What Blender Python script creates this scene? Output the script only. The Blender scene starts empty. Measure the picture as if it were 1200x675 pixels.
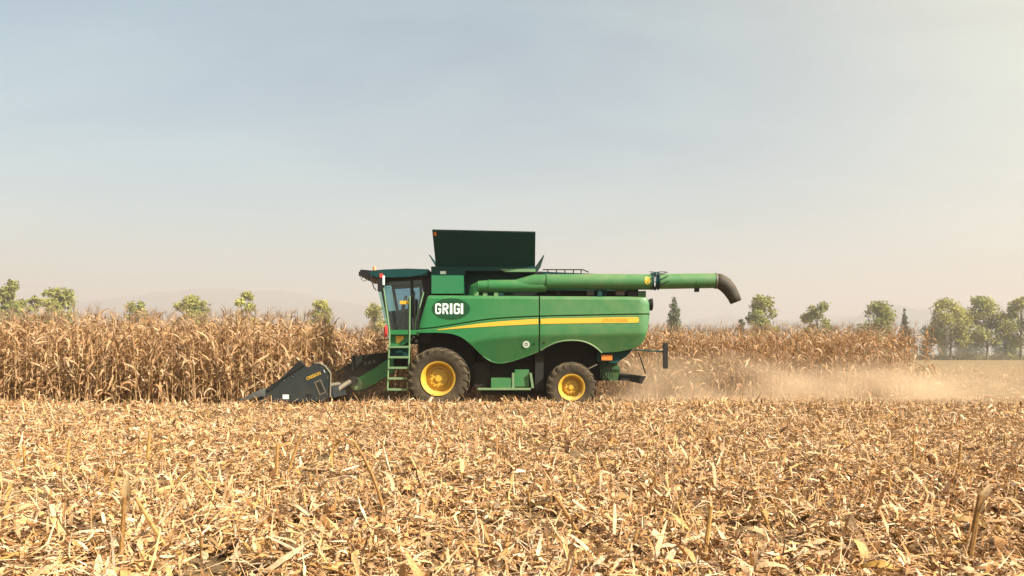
import bpy, bmesh, math, random
import numpy as np
from mathutils import Vector, Matrix, Quaternion
random.seed(7)
rng = np.random.default_rng(11)
R = math.radians
sc = bpy.context.scene
col = sc.collection

# ------------------------------------------------------------------ camera
FOC = 847.0            # focal length in photo pixels (photo is 1200 px wide)
HOR = 417.0            # photo row of the horizon
CH = 1.55              # camera height in metres
cam_d = bpy.data.cameras.new('camera'); cam = bpy.data.objects.new('camera', cam_d); col.objects.link(cam)
cam.location = (0, 0, CH); cam.rotation_euler = (R(90), 0, 0)
cam_d.sensor_width = 36; cam_d.lens = FOC / 1200 * 36
cam_d.shift_y = (HOR - 337.5) / 1200
cam_d.clip_start = .1; cam_d.clip_end = 20000
sc.camera = cam

# ------------------------------------------------------------------ light
SUN = Vector((.69, -.39, .63)).normalized()
world = bpy.data.worlds.new('World'); sc.world = world; world.use_nodes = True
wn = world.node_tree.nodes; wl = world.node_tree.links
wn.clear()
w_out = wn.new('ShaderNodeOutputWorld'); w_bg = wn.new('ShaderNodeBackground')
sky = wn.new('ShaderNodeTexSky'); sky.sky_type = 'NISHITA'; sky.sun_disc = False
sky.sun_elevation = math.asin(SUN.z); sky.sun_rotation = math.atan2(SUN.x, SUN.y)
sky.altitude = 200; sky.air_density = 1.0; sky.dust_density = 3.2; sky.ozone_density = 1.0
# thin high cloud veil, spread over the whole dome
geo = wn.new('ShaderNodeTexCoord')
sep = wn.new('ShaderNodeSeparateXYZ'); wl.new(geo.outputs['Generated'], sep.inputs[0])
zz = wn.new('ShaderNodeMath'); zz.operation = 'ADD'; zz.inputs[1].default_value = .22; wl.new(sep.outputs['Z'], zz.inputs[0])
dx = wn.new('ShaderNodeMath'); dx.operation = 'DIVIDE'; wl.new(sep.outputs['X'], dx.inputs[0]); wl.new(zz.outputs[0], dx.inputs[1])
dy = wn.new('ShaderNodeMath'); dy.operation = 'DIVIDE'; wl.new(sep.outputs['Y'], dy.inputs[0]); wl.new(zz.outputs[0], dy.inputs[1])
cmb = wn.new('ShaderNodeCombineXYZ'); wl.new(dx.outputs[0], cmb.inputs[0]); wl.new(dy.outputs[0], cmb.inputs[1])
mp = wn.new('ShaderNodeMapping'); mp.inputs['Scale'].default_value = (.9, 1.9, 1); mp.inputs['Rotation'].default_value = (0, 0, .9)
wl.new(cmb.outputs[0], mp.inputs[0])
nz = wn.new('ShaderNodeTexNoise'); nz.inputs['Scale'].default_value = 1.25; nz.inputs['Detail'].default_value = 6; nz.inputs['Roughness'].default_value = .58
nz.inputs['Distortion'].default_value = .5
wl.new(mp.outputs[0], nz.inputs['Vector'])
cr = wn.new('ShaderNodeMapRange'); cr.inputs['From Min'].default_value = .42; cr.inputs['From Max'].default_value = .78
cr.inputs['To Min'].default_value = .0; cr.inputs['To Max'].default_value = .24
wl.new(nz.outputs['Fac'], cr.inputs['Value'])
wmix = wn.new('ShaderNodeMixRGB'); wmix.inputs[2].default_value = (6.0, 5.8, 5.6, 1)
wl.new(cr.outputs[0], wmix.inputs[0]); wl.new(sky.outputs[0], wmix.inputs[1])
w_bg.inputs['Strength'].default_value = .050
wt = wn.new('ShaderNodeMixRGB'); wt.blend_type = 'MULTIPLY'; wt.inputs[0].default_value = 1; wt.inputs[2].default_value = (.675, 1.12, 1.06, 1)   # the film's white balance
wl.new(wmix.outputs[0], wt.inputs[1]); # broad pale aureole of the hazy air around the sun
dp = wn.new('ShaderNodeVectorMath'); dp.operation = 'DOT_PRODUCT'; dp.inputs[1].default_value = SUN; wl.new(geo.outputs['Generated'], dp.inputs[0])
au_ = wn.new('ShaderNodeMapRange'); au_.interpolation_type = 'SMOOTHSTEP'; au_.inputs['From Min'].default_value = -.12; au_.inputs['From Max'].default_value = .75
wl.new(dp.outputs['Value'], au_.inputs['Value'])
wa = wn.new('ShaderNodeMixRGB'); wa.blend_type = 'ADD'; wa.inputs[2].default_value = (5.2, 3.3, .3, 1)
wl.new(au_.outputs[0], wa.inputs[0]); wl.new(wt.outputs[0], wa.inputs[1]); wl.new(wa.outputs[0], w_bg.inputs[0]); wl.new(w_bg.outputs[0], w_out.inputs[0])

sun_d = bpy.data.lights.new('sun', 'SUN'); sun = bpy.data.objects.new('sun', sun_d); col.objects.link(sun)
sun_d.energy = 5.0; sun_d.angle = R(.53); sun_d.color = (1, .92, .78)
sun.rotation_euler = SUN.to_track_quat('Z', 'Y').to_euler(); sun.location = (30, -20, 40)

vs = sc.view_settings
vs.view_transform = 'Standard'; vs.look = 'None'; vs.exposure = 1.80; vs.gamma = 1; vs.use_curve_mapping = False
sc.render.engine = 'CYCLES'
cy = sc.cycles
cy.use_denoising = True; cy.use_adaptive_sampling = False
cy.max_bounces = 6; cy.diffuse_bounces = 2; cy.glossy_bounces = 3; cy.transmission_bounces = 6
cy.transparent_max_bounces = 12; cy.volume_bounces = 2
try:
    cy.denoiser = 'OPENIMAGEDENOISE'; cy.denoising_input_passes = 'RGB_ALBEDO_NORMAL'; cy.denoising_prefilter = 'ACCURATE'
except Exception:
    pass

# ------------------------------------------------------------------ helpers
def PX(px, Y): return (px - 600) * Y / FOC            # photo column -> metres at depth Y
def PZ(py, Y): return CH + (HOR - py) * Y / FOC       # photo row -> height at depth Y

def tag(o, label=None, cat=None, group=None, kind=None):
    if label: o['label'] = label
    if cat: o['category'] = cat
    if group: o['group'] = group
    if kind: o['kind'] = kind
    return o

def empty(name, loc=(0, 0, 0), parent=None):
    o = bpy.data.objects.new(name, None); o.empty_display_size = .3; col.objects.link(o)
    o.location = loc
    if parent: o.parent = parent
    return o

def mesh_obj(name, me, m, parent=None):
    o = bpy.data.objects.new(name, me); col.objects.link(o)
    if m is not None and not me.materials: me.materials.append(m)
    if parent is not None:
        o.parent = parent
        if parent.get('anchored'):
            o.matrix_parent_inverse = Matrix.Translation(-Vector(parent.location))
    return o

class MB:
    def __init__(self): self.v = []; self.f = []
    def add(self, vs, fs):
        b = len(self.v); self.v += [tuple(p) for p in vs]; self.f += [tuple(i + b for i in f) for f in fs]; return self
    def box(self, x0, x1, y0, y1, z0, z1):
        if x0 > x1: x0, x1 = x1, x0
        if y0 > y1: y0, y1 = y1, y0
        if z0 > z1: z0, z1 = z1, z0
        return self.add([(x0,y0,z0),(x1,y0,z0),(x1,y1,z0),(x0,y1,z0),(x0,y0,z1),(x1,y0,z1),(x1,y1,z1),(x0,y1,z1)],
                 [(0,3,2,1),(4,5,6,7),(0,1,5,4),(1,2,6,5),(2,3,7,6),(3,0,4,7)])
    def prism(self, poly, y0, y1):                        # polygon in x,z extruded along y
        n = len(poly)
        area = sum(poly[i][0]*poly[(i+1)%n][1]-poly[(i+1)%n][0]*poly[i][1] for i in range(n))
        if area < 0: poly = poly[::-1]
        vs = [(x, y0, z) for x, z in poly] + [(x, y1, z) for x, z in poly]
        fs = [tuple(range(n)), tuple(range(2*n-1, n-1, -1))]
        fs += [((i+1)%n, i, i+n, (i+1)%n+n) for i in range(n)]
        return self.add(vs, fs)
    def tube(self, pts, r, n=10, cap=True, r2=None):
        pts = [Vector(p) for p in pts]; m = len(pts)
        if not hasattr(r, '__len__'): r = [r]*m
        vs = []; prev = None
        for i, p in enumerate(pts):
            d = (pts[min(i+1, m-1)] - pts[max(i-1, 0)]).normalized()
            if prev is None:
                a = Vector((0, 0, 1)) if abs(d.z) < .9 else Vector((0, 1, 0))
                u = d.cross(a).normalized()
            else:
                u = (prev - d*prev.dot(d)).normalized()
            prev = u; w = d.cross(u)
            for k in range(n):
                t = 2*math.pi*k/n
                vs.append(p + (u*math.cos(t) + w*math.sin(t))*r[i])
        fs = [(i*n+k, i*n+(k+1)%n, (i+1)*n+(k+1)%n, (i+1)*n+k) for i in range(m-1) for k in range(n)]
        if cap: fs += [tuple(range(n-1, -1, -1)), tuple((m-1)*n+k for k in range(n))]
        return self.add(vs, fs)
    def lathe(self, prof, c, n=48, axis='y'):             # prof: (along, radius)
        vs = []; m = len(prof)
        for a, r in prof:
            for k in range(n):
                t = 2*math.pi*k/n
                if axis == 'y': vs.append((c[0]+r*math.cos(t), c[1]+a, c[2]+r*math.sin(t)))
                elif axis == 'z': vs.append((c[0]+r*math.cos(t), c[1]+r*math.sin(t), c[2]+a))
                else: vs.append((c[0]+a, c[1]+r*math.cos(t), c[2]+r*math.sin(t)))
        fs = [(i*n+k, i*n+(k+1)%n, (i+1)*n+(k+1)%n, (i+1)*n+k) for i in range(m-1) for k in range(n)]
        return self.add(vs, fs)
    def mesh(self, name, smooth=True, angle=35, bevel=0, clean=False):
        bm = bmesh.new()
        vs = [bm.verts.new(p) for p in self.v]
        for f in self.f:
            try: bm.faces.new([vs[i] for i in f])
            except ValueError: pass
        if clean:
            bmesh.ops.remove_doubles(bm, verts=bm.verts, dist=1e-4)
            bmesh.ops.dissolve_degenerate(bm, dist=1e-4, edges=bm.edges)
        if bevel:
            bmesh.ops.bevel(bm, geom=[e for e in bm.edges if len(e.link_faces) == 2 and e.calc_face_angle(0) > R(30)],
                            offset=bevel, segments=2, affect='EDGES', profile=.5, clamp_overlap=True)
        bmesh.ops.recalc_face_normals(bm, faces=bm.faces)
        me = bpy.data.meshes.new(name); bm.to_mesh(me); bm.free()
        if smooth:
            me.shade_smooth(); me.set_sharp_from_angle(angle=R(angle))
        return me
    def build(self, name, m, parent=None, **kw):
        return mesh_obj(name, self.mesh(name, **kw), m, parent)

def np_mesh(name, V, F, colors=None, attr='tint'):
    """V (n,3) float, F (m,4) or (m,3) int -> mesh, fast"""
    V = np.ascontiguousarray(V, np.float32); F = np.ascontiguousarray(F, np.int32)
    k = F.shape[1]
    me = bpy.data.meshes.new(name)
    me.vertices.add(len(V)); me.vertices.foreach_set('co', V.ravel())
    me.loops.add(F.size); me.loops.foreach_set('vertex_index', F.ravel())
    me.polygons.add(len(F)); me.polygons.foreach_set('loop_start', np.arange(0, F.size, k, dtype=np.int32))
    me.update(calc_edges=True)
    me.shade_smooth()
    if colors is not None:
        a = me.color_attributes.new(attr, 'FLOAT_COLOR', 'POINT')
        c = np.ones((len(V), 4), np.float32); c[:, :3] = colors
        a.data.foreach_set('color', c.ravel())
    return me

def vnoise(x, y, seed=0):
    xi = np.floor(x).astype(np.int64); yi = np.floor(y).astype(np.int64)
    fx = x - xi; fy = y - yi
    fx = fx*fx*(3-2*fx); fy = fy*fy*(3-2*fy)
    def h(a, b):
        n = (a*374761393 + b*668265263 + seed*1442695041) & 0xffffffff
        n = ((n ^ (n >> 13)) * 1274126177) & 0xffffffff
        return ((n ^ (n >> 16)) & 0xffff) / 65535.0
    return (h(xi, yi)*(1-fx) + h(xi+1, yi)*fx)*(1-fy) + (h(xi, yi+1)*(1-fx) + h(xi+1, yi+1)*fx)*fy

def sstep(a, b, x):
    t = np.clip((x-a)/(b-a), 0, 1); return t*t*(3-2*t)

def ground_h(x, y):
    """height of the soil in metres"""
    x = np.asarray(x, float); y = np.asarray(y, float)
    h = .10*(vnoise(x*.35, y*.5, 1)-.5) + .06*(vnoise(x*1.3+9, y*1.3, 2)-.5) + .10*(vnoise(x*2.9+3, y*2.9, 4)-.5)
    h = h*(1-sstep(35, 90, np.abs(y)))
    berm = .15*np.exp(-((y-18.9)/1.3)**2)*(1-sstep(9, 16, x))
    return h + berm - .08*sstep(20.0, 21.2, y)
def gh(x, y): return float(ground_h(np.array([x]), np.array([y]))[0])

# ------------------------------------------------------------------ materials
def new_mat(name):
    m = bpy.data.materials.new(name); m.use_nodes = True
    nt = m.node_tree; nt.nodes.clear()
    o = nt.nodes.new('ShaderNodeOutputMaterial'); b = nt.nodes.new('ShaderNodeBsdfPrincipled')
    nt.links.new(b.outputs[0], o.inputs[0])
    return m, nt, b, o

def noise(nt, scale, detail=4, rough=.55, coord='Object', vec_scale=None):
    tc = nt.nodes.new('ShaderNodeTexCoord'); n = nt.nodes.new('ShaderNodeTexNoise')
    n.inputs['Scale'].default_value = scale; n.inputs['Detail'].default_value = detail; n.inputs['Roughness'].default_value = rough
    src = tc.outputs[coord]
    if vec_scale:
        mpn = nt.nodes.new('ShaderNodeMapping'); mpn.inputs['Scale'].default_value = vec_scale
        nt.links.new(src, mpn.inputs[0]); src = mpn.outputs[0]
    nt.links.new(src, n.inputs['Vector'])
    return n.outputs['Fac']

def mixc(nt, fac, a, b, mode='MIX'):
    m = nt.nodes.new('ShaderNodeMixRGB'); m.blend_type = mode
    for i, s in ((0, fac), (1, a), (2, b)):
        if isinstance(s, (int, float)): m.inputs[i].default_value = s
        elif isinstance(s, tuple): m.inputs[i].default_value = (*s[:3], 1)
        else: nt.links.new(s, m.inputs[i])
    return m.outputs[0]

def ramp(nt, src, a, b, lo=0., hi=1.):
    m = nt.nodes.new('ShaderNodeMapRange')
    m.inputs['From Min'].default_value = a; m.inputs['From Max'].default_value = b
    m.inputs['To Min'].default_value = lo; m.inputs['To Max'].default_value = hi
    nt.links.new(src, m.inputs['Value']); return m.outputs[0]

DUST = (.33, .235, .13)
def paint(name, base, rough=.35, dust=.35, metal=0., scale=3., coat=0., rear=0., spec=.5):
    """painted or plain surface with blotchy field dust that gathers on it"""
    m, nt, b, o = new_mat(name)
    n1 = noise(nt, scale, 6, .65); n2 = noise(nt, scale*14, 3, .6)
    c = mixc(nt, ramp(nt, n2, .3, .7, .0, .22), base, tuple(x*.72 for x in base))
    geo = nt.nodes.new('ShaderNodeNewGeometry'); sp = nt.nodes.new('ShaderNodeSeparateXYZ'); nt.links.new(geo.outputs['Normal'], sp.inputs[0])
    spp = nt.nodes.new('ShaderNodeSeparateXYZ'); nt.links.new(geo.outputs['Position'], spp.inputs[0])
    up = ramp(nt, sp.outputs['Z'], .1, .9, 0, .55)
    low = ramp(nt, spp.outputs['Z'], .2, 2.4, .45, 0)       # splashed with field dust near the ground
    a = nt.nodes.new('ShaderNodeMath'); a.operation = 'ADD'; nt.links.new(up, a.inputs[0]); nt.links.new(low, a.inputs[1])
    a2 = nt.nodes.new('ShaderNodeMath'); a2.operation = 'ADD'; nt.links.new(a.outputs[0], a2.inputs[0]); a2.inputs[1].default_value = .22
    if rear:                                                # the rear runs in its own dust
        rx = ramp(nt, spp.outputs['X'], -1.6, 2.6, 0, rear); a3 = nt.nodes.new('ShaderNodeMath'); a3.operation = 'ADD'; nt.links.new(a2.outputs[0], a3.inputs[0]); nt.links.new(rx, a3.inputs[1]); a2 = a3
    f = nt.nodes.new('ShaderNodeMath'); f.operation = 'MULTIPLY'; nt.links.new(a2.outputs[0], f.inputs[0]); nt.links.new(ramp(nt, n1, .3, .7, .35, 1.), f.inputs[1])
    g = nt.nodes.new('ShaderNodeMath'); g.operation = 'MULTIPLY'; g.use_clamp = True; nt.links.new(f.outputs[0], g.inputs[0]); g.inputs[1].default_value = dust*1.6
    nt.links.new(mixc(nt, g.outputs[0], c, DUST), b.inputs['Base Color'])
    nt.links.new(ramp(nt, g.outputs[0], 0, .6, rough, .85), b.inputs['Roughness'])
    b.inputs['Metallic'].default_value = metal; b.inputs['Specular IOR Level'].default_value = spec
    b.inputs['Coat Weight'].default_value = coat; b.inputs['Coat Roughness'].default_value = .15
    return m

M = {}
M['green'] = paint('green_paint', (.002, .134, .038), .42, .13, coat=.08, rear=.85, spec=.35)
M['green_clean'] = paint('clean_green_paint', (.003, .140, .052), .35, .10, coat=.2)
M['green_dark_shaded'] = paint('dark_and_shaded_green', (.001, .036, .036), .6, .01, spec=.2)  # body green darkened for shade on lid and tank recess; also dark green fittings
M['decal_green'] = paint('decal_green', (.001, .048, .016), .45, .05, spec=.25)
M['pale_green'] = paint('pale_green_rail', (.08, .20, .09), .45, .35)
M['black'] = paint('black_plastic', (.006, .008, .011), .5, .05, spec=.3)
M['black_steel'] = paint('black_steel', (.005, .008, .0095), .65, .07, spec=.2)
M['yellow'] = paint('yellow_paint', (.53, .30, .010), .42, .24, coat=.1)
M['yellow_flat'] = paint('yellow_decal', (.55, .32, .02), .45, .12)
M['gold'] = paint('gold_lettering', (.43, .245, .014), .4, .1)
M['white'] = paint('white_decal', (.62, .70, .66), .45, .08)
M['orange'] = paint('orange_reflector', (.60, .16, .02), .3, .12)
M['red'] = paint('red_lens', (.50, .03, .02), .3, .10)
M['rubber'] = paint('tyre_rubber', (.011, .0105, .010), .85, .22, scale=5, spec=.15)
M['spout'] = paint('grey_rubber_spout', (.024, .021, .018), .7, .22, spec=.3)
M['header'] = paint('blue_grey_header_paint', (.007, .017, .024), .45, .08, spec=.3)
M['header_grey'] = paint('grey_plastic_snout', (.050, .055, .056), .55, .07)
M['trim'] = paint('dusty_beige_trim', (.13, .12, .09), .6, .25)
M['steel'] = paint('worn_steel', (.12, .11, .095), .5, .25, metal=.4)
M['seat'] = paint('dark_seat', (.008, .013, .020), .8, .02, spec=.2)
M['shirt'] = M['seat']

def glass_mat(name, tint, gloss):
    m, nt, b, o = new_mat(name); nt.nodes.remove(b)
    t = nt.nodes.new('ShaderNodeBsdfTransparent'); t.inputs[0].default_value = (*tint, 1)
    g = nt.nodes.new('ShaderNodeBsdfGlossy'); g.inputs['Roughness'].default_value = .06; g.inputs[0].default_value = (.9, .95, 1, 1)
    d = nt.nodes.new('ShaderNodeBsdfDiffuse'); d.inputs[0].default_value = (.35, .33, .26, 1)
    x = nt.nodes.new('ShaderNodeMixShader'); x.inputs[0].default_value = gloss
    nt.links.new(t.outputs[0], x.inputs[1]); nt.links.new(g.outputs[0], x.inputs[2])
    y = nt.nodes.new('ShaderNodeMixShader'); nt.links.new(ramp(nt, noise(nt, 4, 4), .35, .75, 0, .05), y.inputs[0])
    nt.links.new(x.outputs[0], y.inputs[1]); nt.links.new(d.outputs[0], y.inputs[2])
    nt.links.new(y.outputs[0], o.inputs[0]); return m
M['glass'] = glass_mat('tinted_cab_glass', (.40, .60, .70), .06)
M['windshield'] = glass_mat('curved_front_glass', (.55, .80, .76), .16)

def leaf_mat(name, attr=None, base=None, objrand=False, trans=.28, streak=0.25, scale=40, rough=.65):
    m, nt, b, o = new_mat(name)
    if attr:
        a = nt.nodes.new('ShaderNodeAttribute'); a.attribute_name = attr; c = a.outputs['Color']
    else:
        c = base
        if objrand:
            oi = nt.nodes.new('ShaderNodeObjectInfo')
            rp = nt.nodes.new('ShaderNodeValToRGB'); e = rp.color_ramp.elements
            e[0].position = 0; e[0].color = (*objrand[0], 1); e[1].position = 1; e[1].color = (*objrand[-1], 1)
            for i, cc in enumerate(objrand[1:-1]):
                q = rp.color_ramp.elements.new((i+1)/(len(objrand)-1)); q.color = (*cc, 1)
            nt.links.new(oi.outputs['Random'], rp.inputs[0]); c = rp.outputs[0]
    c = mixc(nt, ramp(nt, noise(nt, scale, 4, .6), .3, .7, 0, 1), c, mixc(nt, 1., c, (1-streak*1.6, 1-streak*1.9, 1-streak*2.1), 'MULTIPLY'))
    nt.links.new(c, b.inputs['Base Color']); b.inputs['Roughness'].default_value = rough
    b.inputs['Specular IOR Level'].default_value = .25
    if trans:
        t = nt.nodes.new('ShaderNodeBsdfTranslucent'); nt.links.new(c, t.inputs[0])
        x = nt.nodes.new('ShaderNodeMixShader'); x.inputs[0].default_value = trans
        nt.links.new(b.outputs[0], x.inputs[1]); nt.links.new(t.outputs[0], x.inputs[2]); nt.links.new(x.outputs[0], o.inputs[0])
    return m
CORN_COL = [(.52, .315, .16), (.62, .42, .245), (.30, .165, .08), (.65, .48, .32), (.56, .345, .175), (.42, .235, .11)]
M['litter'] = leaf_mat('chopped_corn_residue', attr='tint', trans=.06, scale=55)
M['corn'] = leaf_mat('dry_corn_leaf', objrand=CORN_COL, trans=.32, scale=14)
M['corn_mass'] = leaf_mat('dry_corn_leaf_mass', attr='tint', trans=.32, scale=14)
M['stalk'] = leaf_mat('dry_corn_stalk', base=(.42, .27, .125), trans=0, scale=18)
M['tassel'] = leaf_mat('dry_tassel', base=(.40, .28, .18), trans=.2, scale=30)
M['ear'] = leaf_mat('dry_corn_husk', base=(.50, .36, .20), trans=.15, scale=22)
M['husk'] = leaf_mat('fallen_husk', objrand=[(.52, .36, .20), (.56, .44, .29), (.50, .30, .085), (.54, .39, .22), (.50, .32, .13)], trans=.25, scale=30)
M['stub'] = leaf_mat('stubble_stalk', objrand=[(.42, .24, .07), (.26, .14, .045), (.50, .32, .11), (.34, .19, .06)], trans=0, scale=45, streak=.32)

m, nt, b, o = new_mat('field_soil')
c = mixc(nt, ramp(nt, noise(nt, .9, 6, .6), .35, .65), (.13, .085, .045), (.24, .16, .085))
c = mixc(nt, ramp(nt, noise(nt, 11, 6, .7), .45, .7), c, (.055, .038, .024))
# far away the field carries a thin green regrowth in bands along the rows
g = nt.nodes.new('ShaderNodeNewGeometry'); s = nt.nodes.new('ShaderNodeSeparateXYZ'); nt.links.new(g.outputs['Position'], s.inputs[0])
far = ramp(nt, s.outputs['Y'], 45, 110)
band = noise(nt, 1.0, 5, .65, vec_scale=(.015, .16, 1))
ff = nt.nodes.new('ShaderNodeMath'); ff.operation = 'MULTIPLY'; nt.links.new(far, ff.inputs[0]); nt.links.new(ramp(nt, band, .3, .65, .2, .8), ff.inputs[1])
c = mixc(nt, far, c, (.21, .135, .07)); c = mixc(nt, ff.outputs[0], c, (.13, .10, .048))
nt.links.new(c, b.inputs['Base Color']); b.inputs['Roughness'].default_value = .95; b.inputs['Specular IOR Level'].default_value = .1
bp = nt.nodes.new('ShaderNodeBump'); bp.inputs['Strength'].default_value = .6; bp.inputs['Distance'].default_value = .05
nt.links.new(noise(nt, 18, 6, .7), bp.inputs['Height']); nt.links.new(bp.outputs[0], b.inputs['Normal'])
M['soil'] = m
m, nt, b, o = new_mat('hill_forest_haze_tint')  # forest green shifted bluish, some distance haze put into the colour
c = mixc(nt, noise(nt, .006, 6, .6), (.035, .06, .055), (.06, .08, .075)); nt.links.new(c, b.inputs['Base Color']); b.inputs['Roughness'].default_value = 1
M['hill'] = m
def foliage(name, a, bcol):
    m, nt, b, o = new_mat(name)
    at = nt.nodes.new('ShaderNodeAttribute'); at.attribute_name = 'tint'
    sx = nt.nodes.new('ShaderNodeSeparateColor'); nt.links.new(at.outputs['Color'], sx.inputs[0])
    c = mixc(nt, sx.outputs[0], a, bcol)
    nt.links.new(c, b.inputs['Base Color']); b.inputs['Roughness'].default_value = .7; b.inputs['Specular IOR Level'].default_value = .2
    t = nt.nodes.new('ShaderNodeBsdfTranslucent'); nt.links.new(c, t.inputs[0])
    x = nt.nodes.new('ShaderNodeMixShader'); x.inputs[0].default_value = .3
    nt.links.new(b.outputs[0], x.inputs[1]); nt.links.new(t.outputs[0], x.inputs[2]); nt.links.new(x.outputs[0], o.inputs[0])
    return m
M['leaf_yellow'] = foliage('autumn_poplar_leaf', (.19, .20, .06), (.42, .37, .09))
M['leaf_green'] = foliage('poplar_leaf', (.17, .185, .055), (.34, .32, .085))
M['leaf_dark'] = foliage('dark_leaf', (.075, .10, .05), (.14, .165, .075))
M['bark'] = paint('bark', (.10, .08, .06), .95, .05)

# ------------------------------------------------------------------ ground
def axis(dense0, dense1, step, lim0, lim1):
    a = list(np.arange(dense0, dense1+1e-6, step)); s = step; x = a[-1]
    while x < lim1: s *= 1.35; x += s; a.append(min(x, lim1))
    s = step; x = a[0]; pre = []
    while x > lim0: s *= 1.35; x -= s; pre.append(max(x, lim0))
    return np.array(pre[::-1] + a)
gx = axis(-26, 40, .3, -5000, 5000); gy = axis(2, 46, .25, -1500, 5200)
GX, GY = np.meshgrid(gx, gy); GZ = ground_h(GX, GY)
nx_, ny_ = len(gx), len(gy)
idx = np.arange(nx_*ny_).reshape(ny_, nx_)
F = np.stack([idx[:-1, :-1], idx[:-1, 1:], idx[1:, 1:], idx[1:, :-1]], -1).reshape(-1, 4)
tag(mesh_obj('field_ground', np_mesh('field_ground', np.stack([GX, GY, GZ], -1).reshape(-1, 3), F), M['soil']), kind='structure')

# ------------------------------------------------------------------ hills on the horizon
def hills(name, ctrl, Y, depth, seed):
    xs = np.linspace(ctrl[0][0], ctrl[-1][0], 160)
    pz = np.interp(xs, [c[0] for c in ctrl], [c[1] for c in ctrl])
    X = (xs-600)*Y/FOC
    top = CH + (HOR-pz)*Y/FOC + (vnoise(xs*.12, xs*0, seed)-.5)*.05*Y*.12 + (vnoise(xs*.4, xs*0, seed+1)-.5)*.02*Y*.12
    top = np.maximum(top, 2)
    rows = []
    for t in np.linspace(-1, 1, 22):
        p = (1-abs(t))**.8
        ridge = 1 - .35*vnoise(xs*.25, xs*0+t*6, seed+2)*(1-p)
        rows.append(np.stack([X*(1+t*.02), Y+t*depth+0*X, top*p*ridge-2], -1))
    V = np.concatenate(rows); n = len(xs); ii = np.arange(len(V)).reshape(len(rows), n)
    F = np.stack([ii[:-1, :-1], ii[:-1, 1:], ii[1:, 1:], ii[1:, :-1]], -1).reshape(-1, 4)
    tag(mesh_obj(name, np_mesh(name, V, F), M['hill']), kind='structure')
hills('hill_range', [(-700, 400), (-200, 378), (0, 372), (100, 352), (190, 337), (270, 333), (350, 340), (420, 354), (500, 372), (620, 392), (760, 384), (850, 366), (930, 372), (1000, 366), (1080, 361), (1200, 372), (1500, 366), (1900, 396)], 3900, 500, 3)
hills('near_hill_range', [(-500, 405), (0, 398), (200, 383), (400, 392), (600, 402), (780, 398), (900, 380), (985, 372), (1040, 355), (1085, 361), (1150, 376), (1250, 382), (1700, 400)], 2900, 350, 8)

# ------------------------------------------------------------------ corn
def leaf_shape(L, W, up, droop, twist, seg=6, fold=.25, seed=0):
    """a dry corn leaf growing along +x from the stalk, arching over and hanging; returns V,F (3 verts per station)"""
    rr = np.random.default_rng(seed)
    V = []; p = np.zeros(3); ang = up
    for i in range(seg+1):
        t = i/seg
        w = W*(.55+.9*t if t < .4 else .91*(1-((t-.4)/.6)**2.2)+.03)*.5
        d = np.array([math.cos(ang), 0, math.sin(ang)]); nrm = np.array([-math.sin(ang), 0, math.cos(ang)])
        th = twist*t + rr.normal(0, .12)
        side = np.array([0, 1, 0])*math.cos(th) + nrm*math.sin(th)
        nn = nrm*math.cos(th) - np.array([0, 1, 0])*math.sin(th)
        V += [p-side*w+nn*w*fold, p.copy(), p+side*w+nn*w*fold]
        ang -= droop/seg*(1.6 if .15 < t < .6 else .7) + rr.normal(0, .06)
        ang = max(ang, -R(95))
        p = p + d*L/seg + np.array([0, rr.normal(0, .012), 0])
    F = []
    for i in range(seg):
        a = i*3
        F += [(a, a+1, a+4, a+3), (a+1, a+2, a+5, a+4)]
    return np.array(V), np.array(F)
LEAVES = []
for k in range(10):
    rr = random.Random(k)
    up, dr = [(rr.uniform(58, 82), rr.uniform(20, 70)), (rr.uniform(40, 75), rr.uniform(100, 165)), (rr.uniform(-25, 20), rr.uniform(55, 90)), (rr.uniform(30, 60), rr.uniform(130, 180)), (rr.uniform(-60, -20), rr.uniform(10, 40))][k % 5]
    LEAVES.append(leaf_shape(rr.uniform(.45, .85), rr.uniform(.055, .092), R(up), R(dr), rr.uniform(-2.4, 2.4), seg=6, fold=rr.uniform(.1, .6), seed=k))
leaf_me = [np_mesh('corn_leaf', v, f) for v, f in LEAVES]
for me in leaf_me: me.materials.append(M['corn'])
def stalk_mb(h, seed):
    rr = random.Random(seed); pts = []; rad = []
    x = y = 0
    for i in range(6):
        t = i/5; x += rr.gauss(0, .012); y += rr.gauss(0, .012)
        pts.append((x, y, -.1 + t*(h+.1))); rad.append((.014 if i % 2 else .0125)*(1-.55*t))
    return MB().tube(pts, rad, n=5)
def tassel_mb(seed):
    rr = random.Random(seed); mb = MB()
    mb.tube([(0, 0, 0), (.005, 0, .2), (.012, .004, .40)], [.005, .004, .0025], n=3)
    for k in range(5):
        a = rr.uniform(0, 6.28); l = rr.uniform(.14, .24); b0 = .04+.03*k
        mb.tube([(0, 0, b0), (l*.35*math.cos(a), l*.35*math.sin(a), b0+l*.75), (l*.75*math.cos(a), l*.75*math.sin(a), b0+l*rr.uniform(.7, 1.1))], [.0035, .004, .0025], n=3)
    return mb
def ear_mb(seed):
    mb = MB(); mb.lathe([(0, .010), (.03, .026), (.10, .032), (.17, .026), (.22, .008), (.235, .002)], (0, 0, 0), n=7, axis='z'); return mb
stalk_me = []; STALKS = []
for k in range(4):
    mb = stalk_mb(2.25, k); STALKS.append(mb); me = mb.mesh('corn_stalk'); me.materials.append(M['stalk']); stalk_me.append(me)
tas_me = []; TASSELS = []
for k in range(4):
    mb = tassel_mb(k); TASSELS.append(mb); me = mb.mesh('corn_tassel'); me.materials.append(M['tassel']); tas_me.append(me)
EAR = ear_mb(0); ear_me = EAR.mesh('corn_ear'); ear_me.materials.append(M['ear'])

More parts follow.
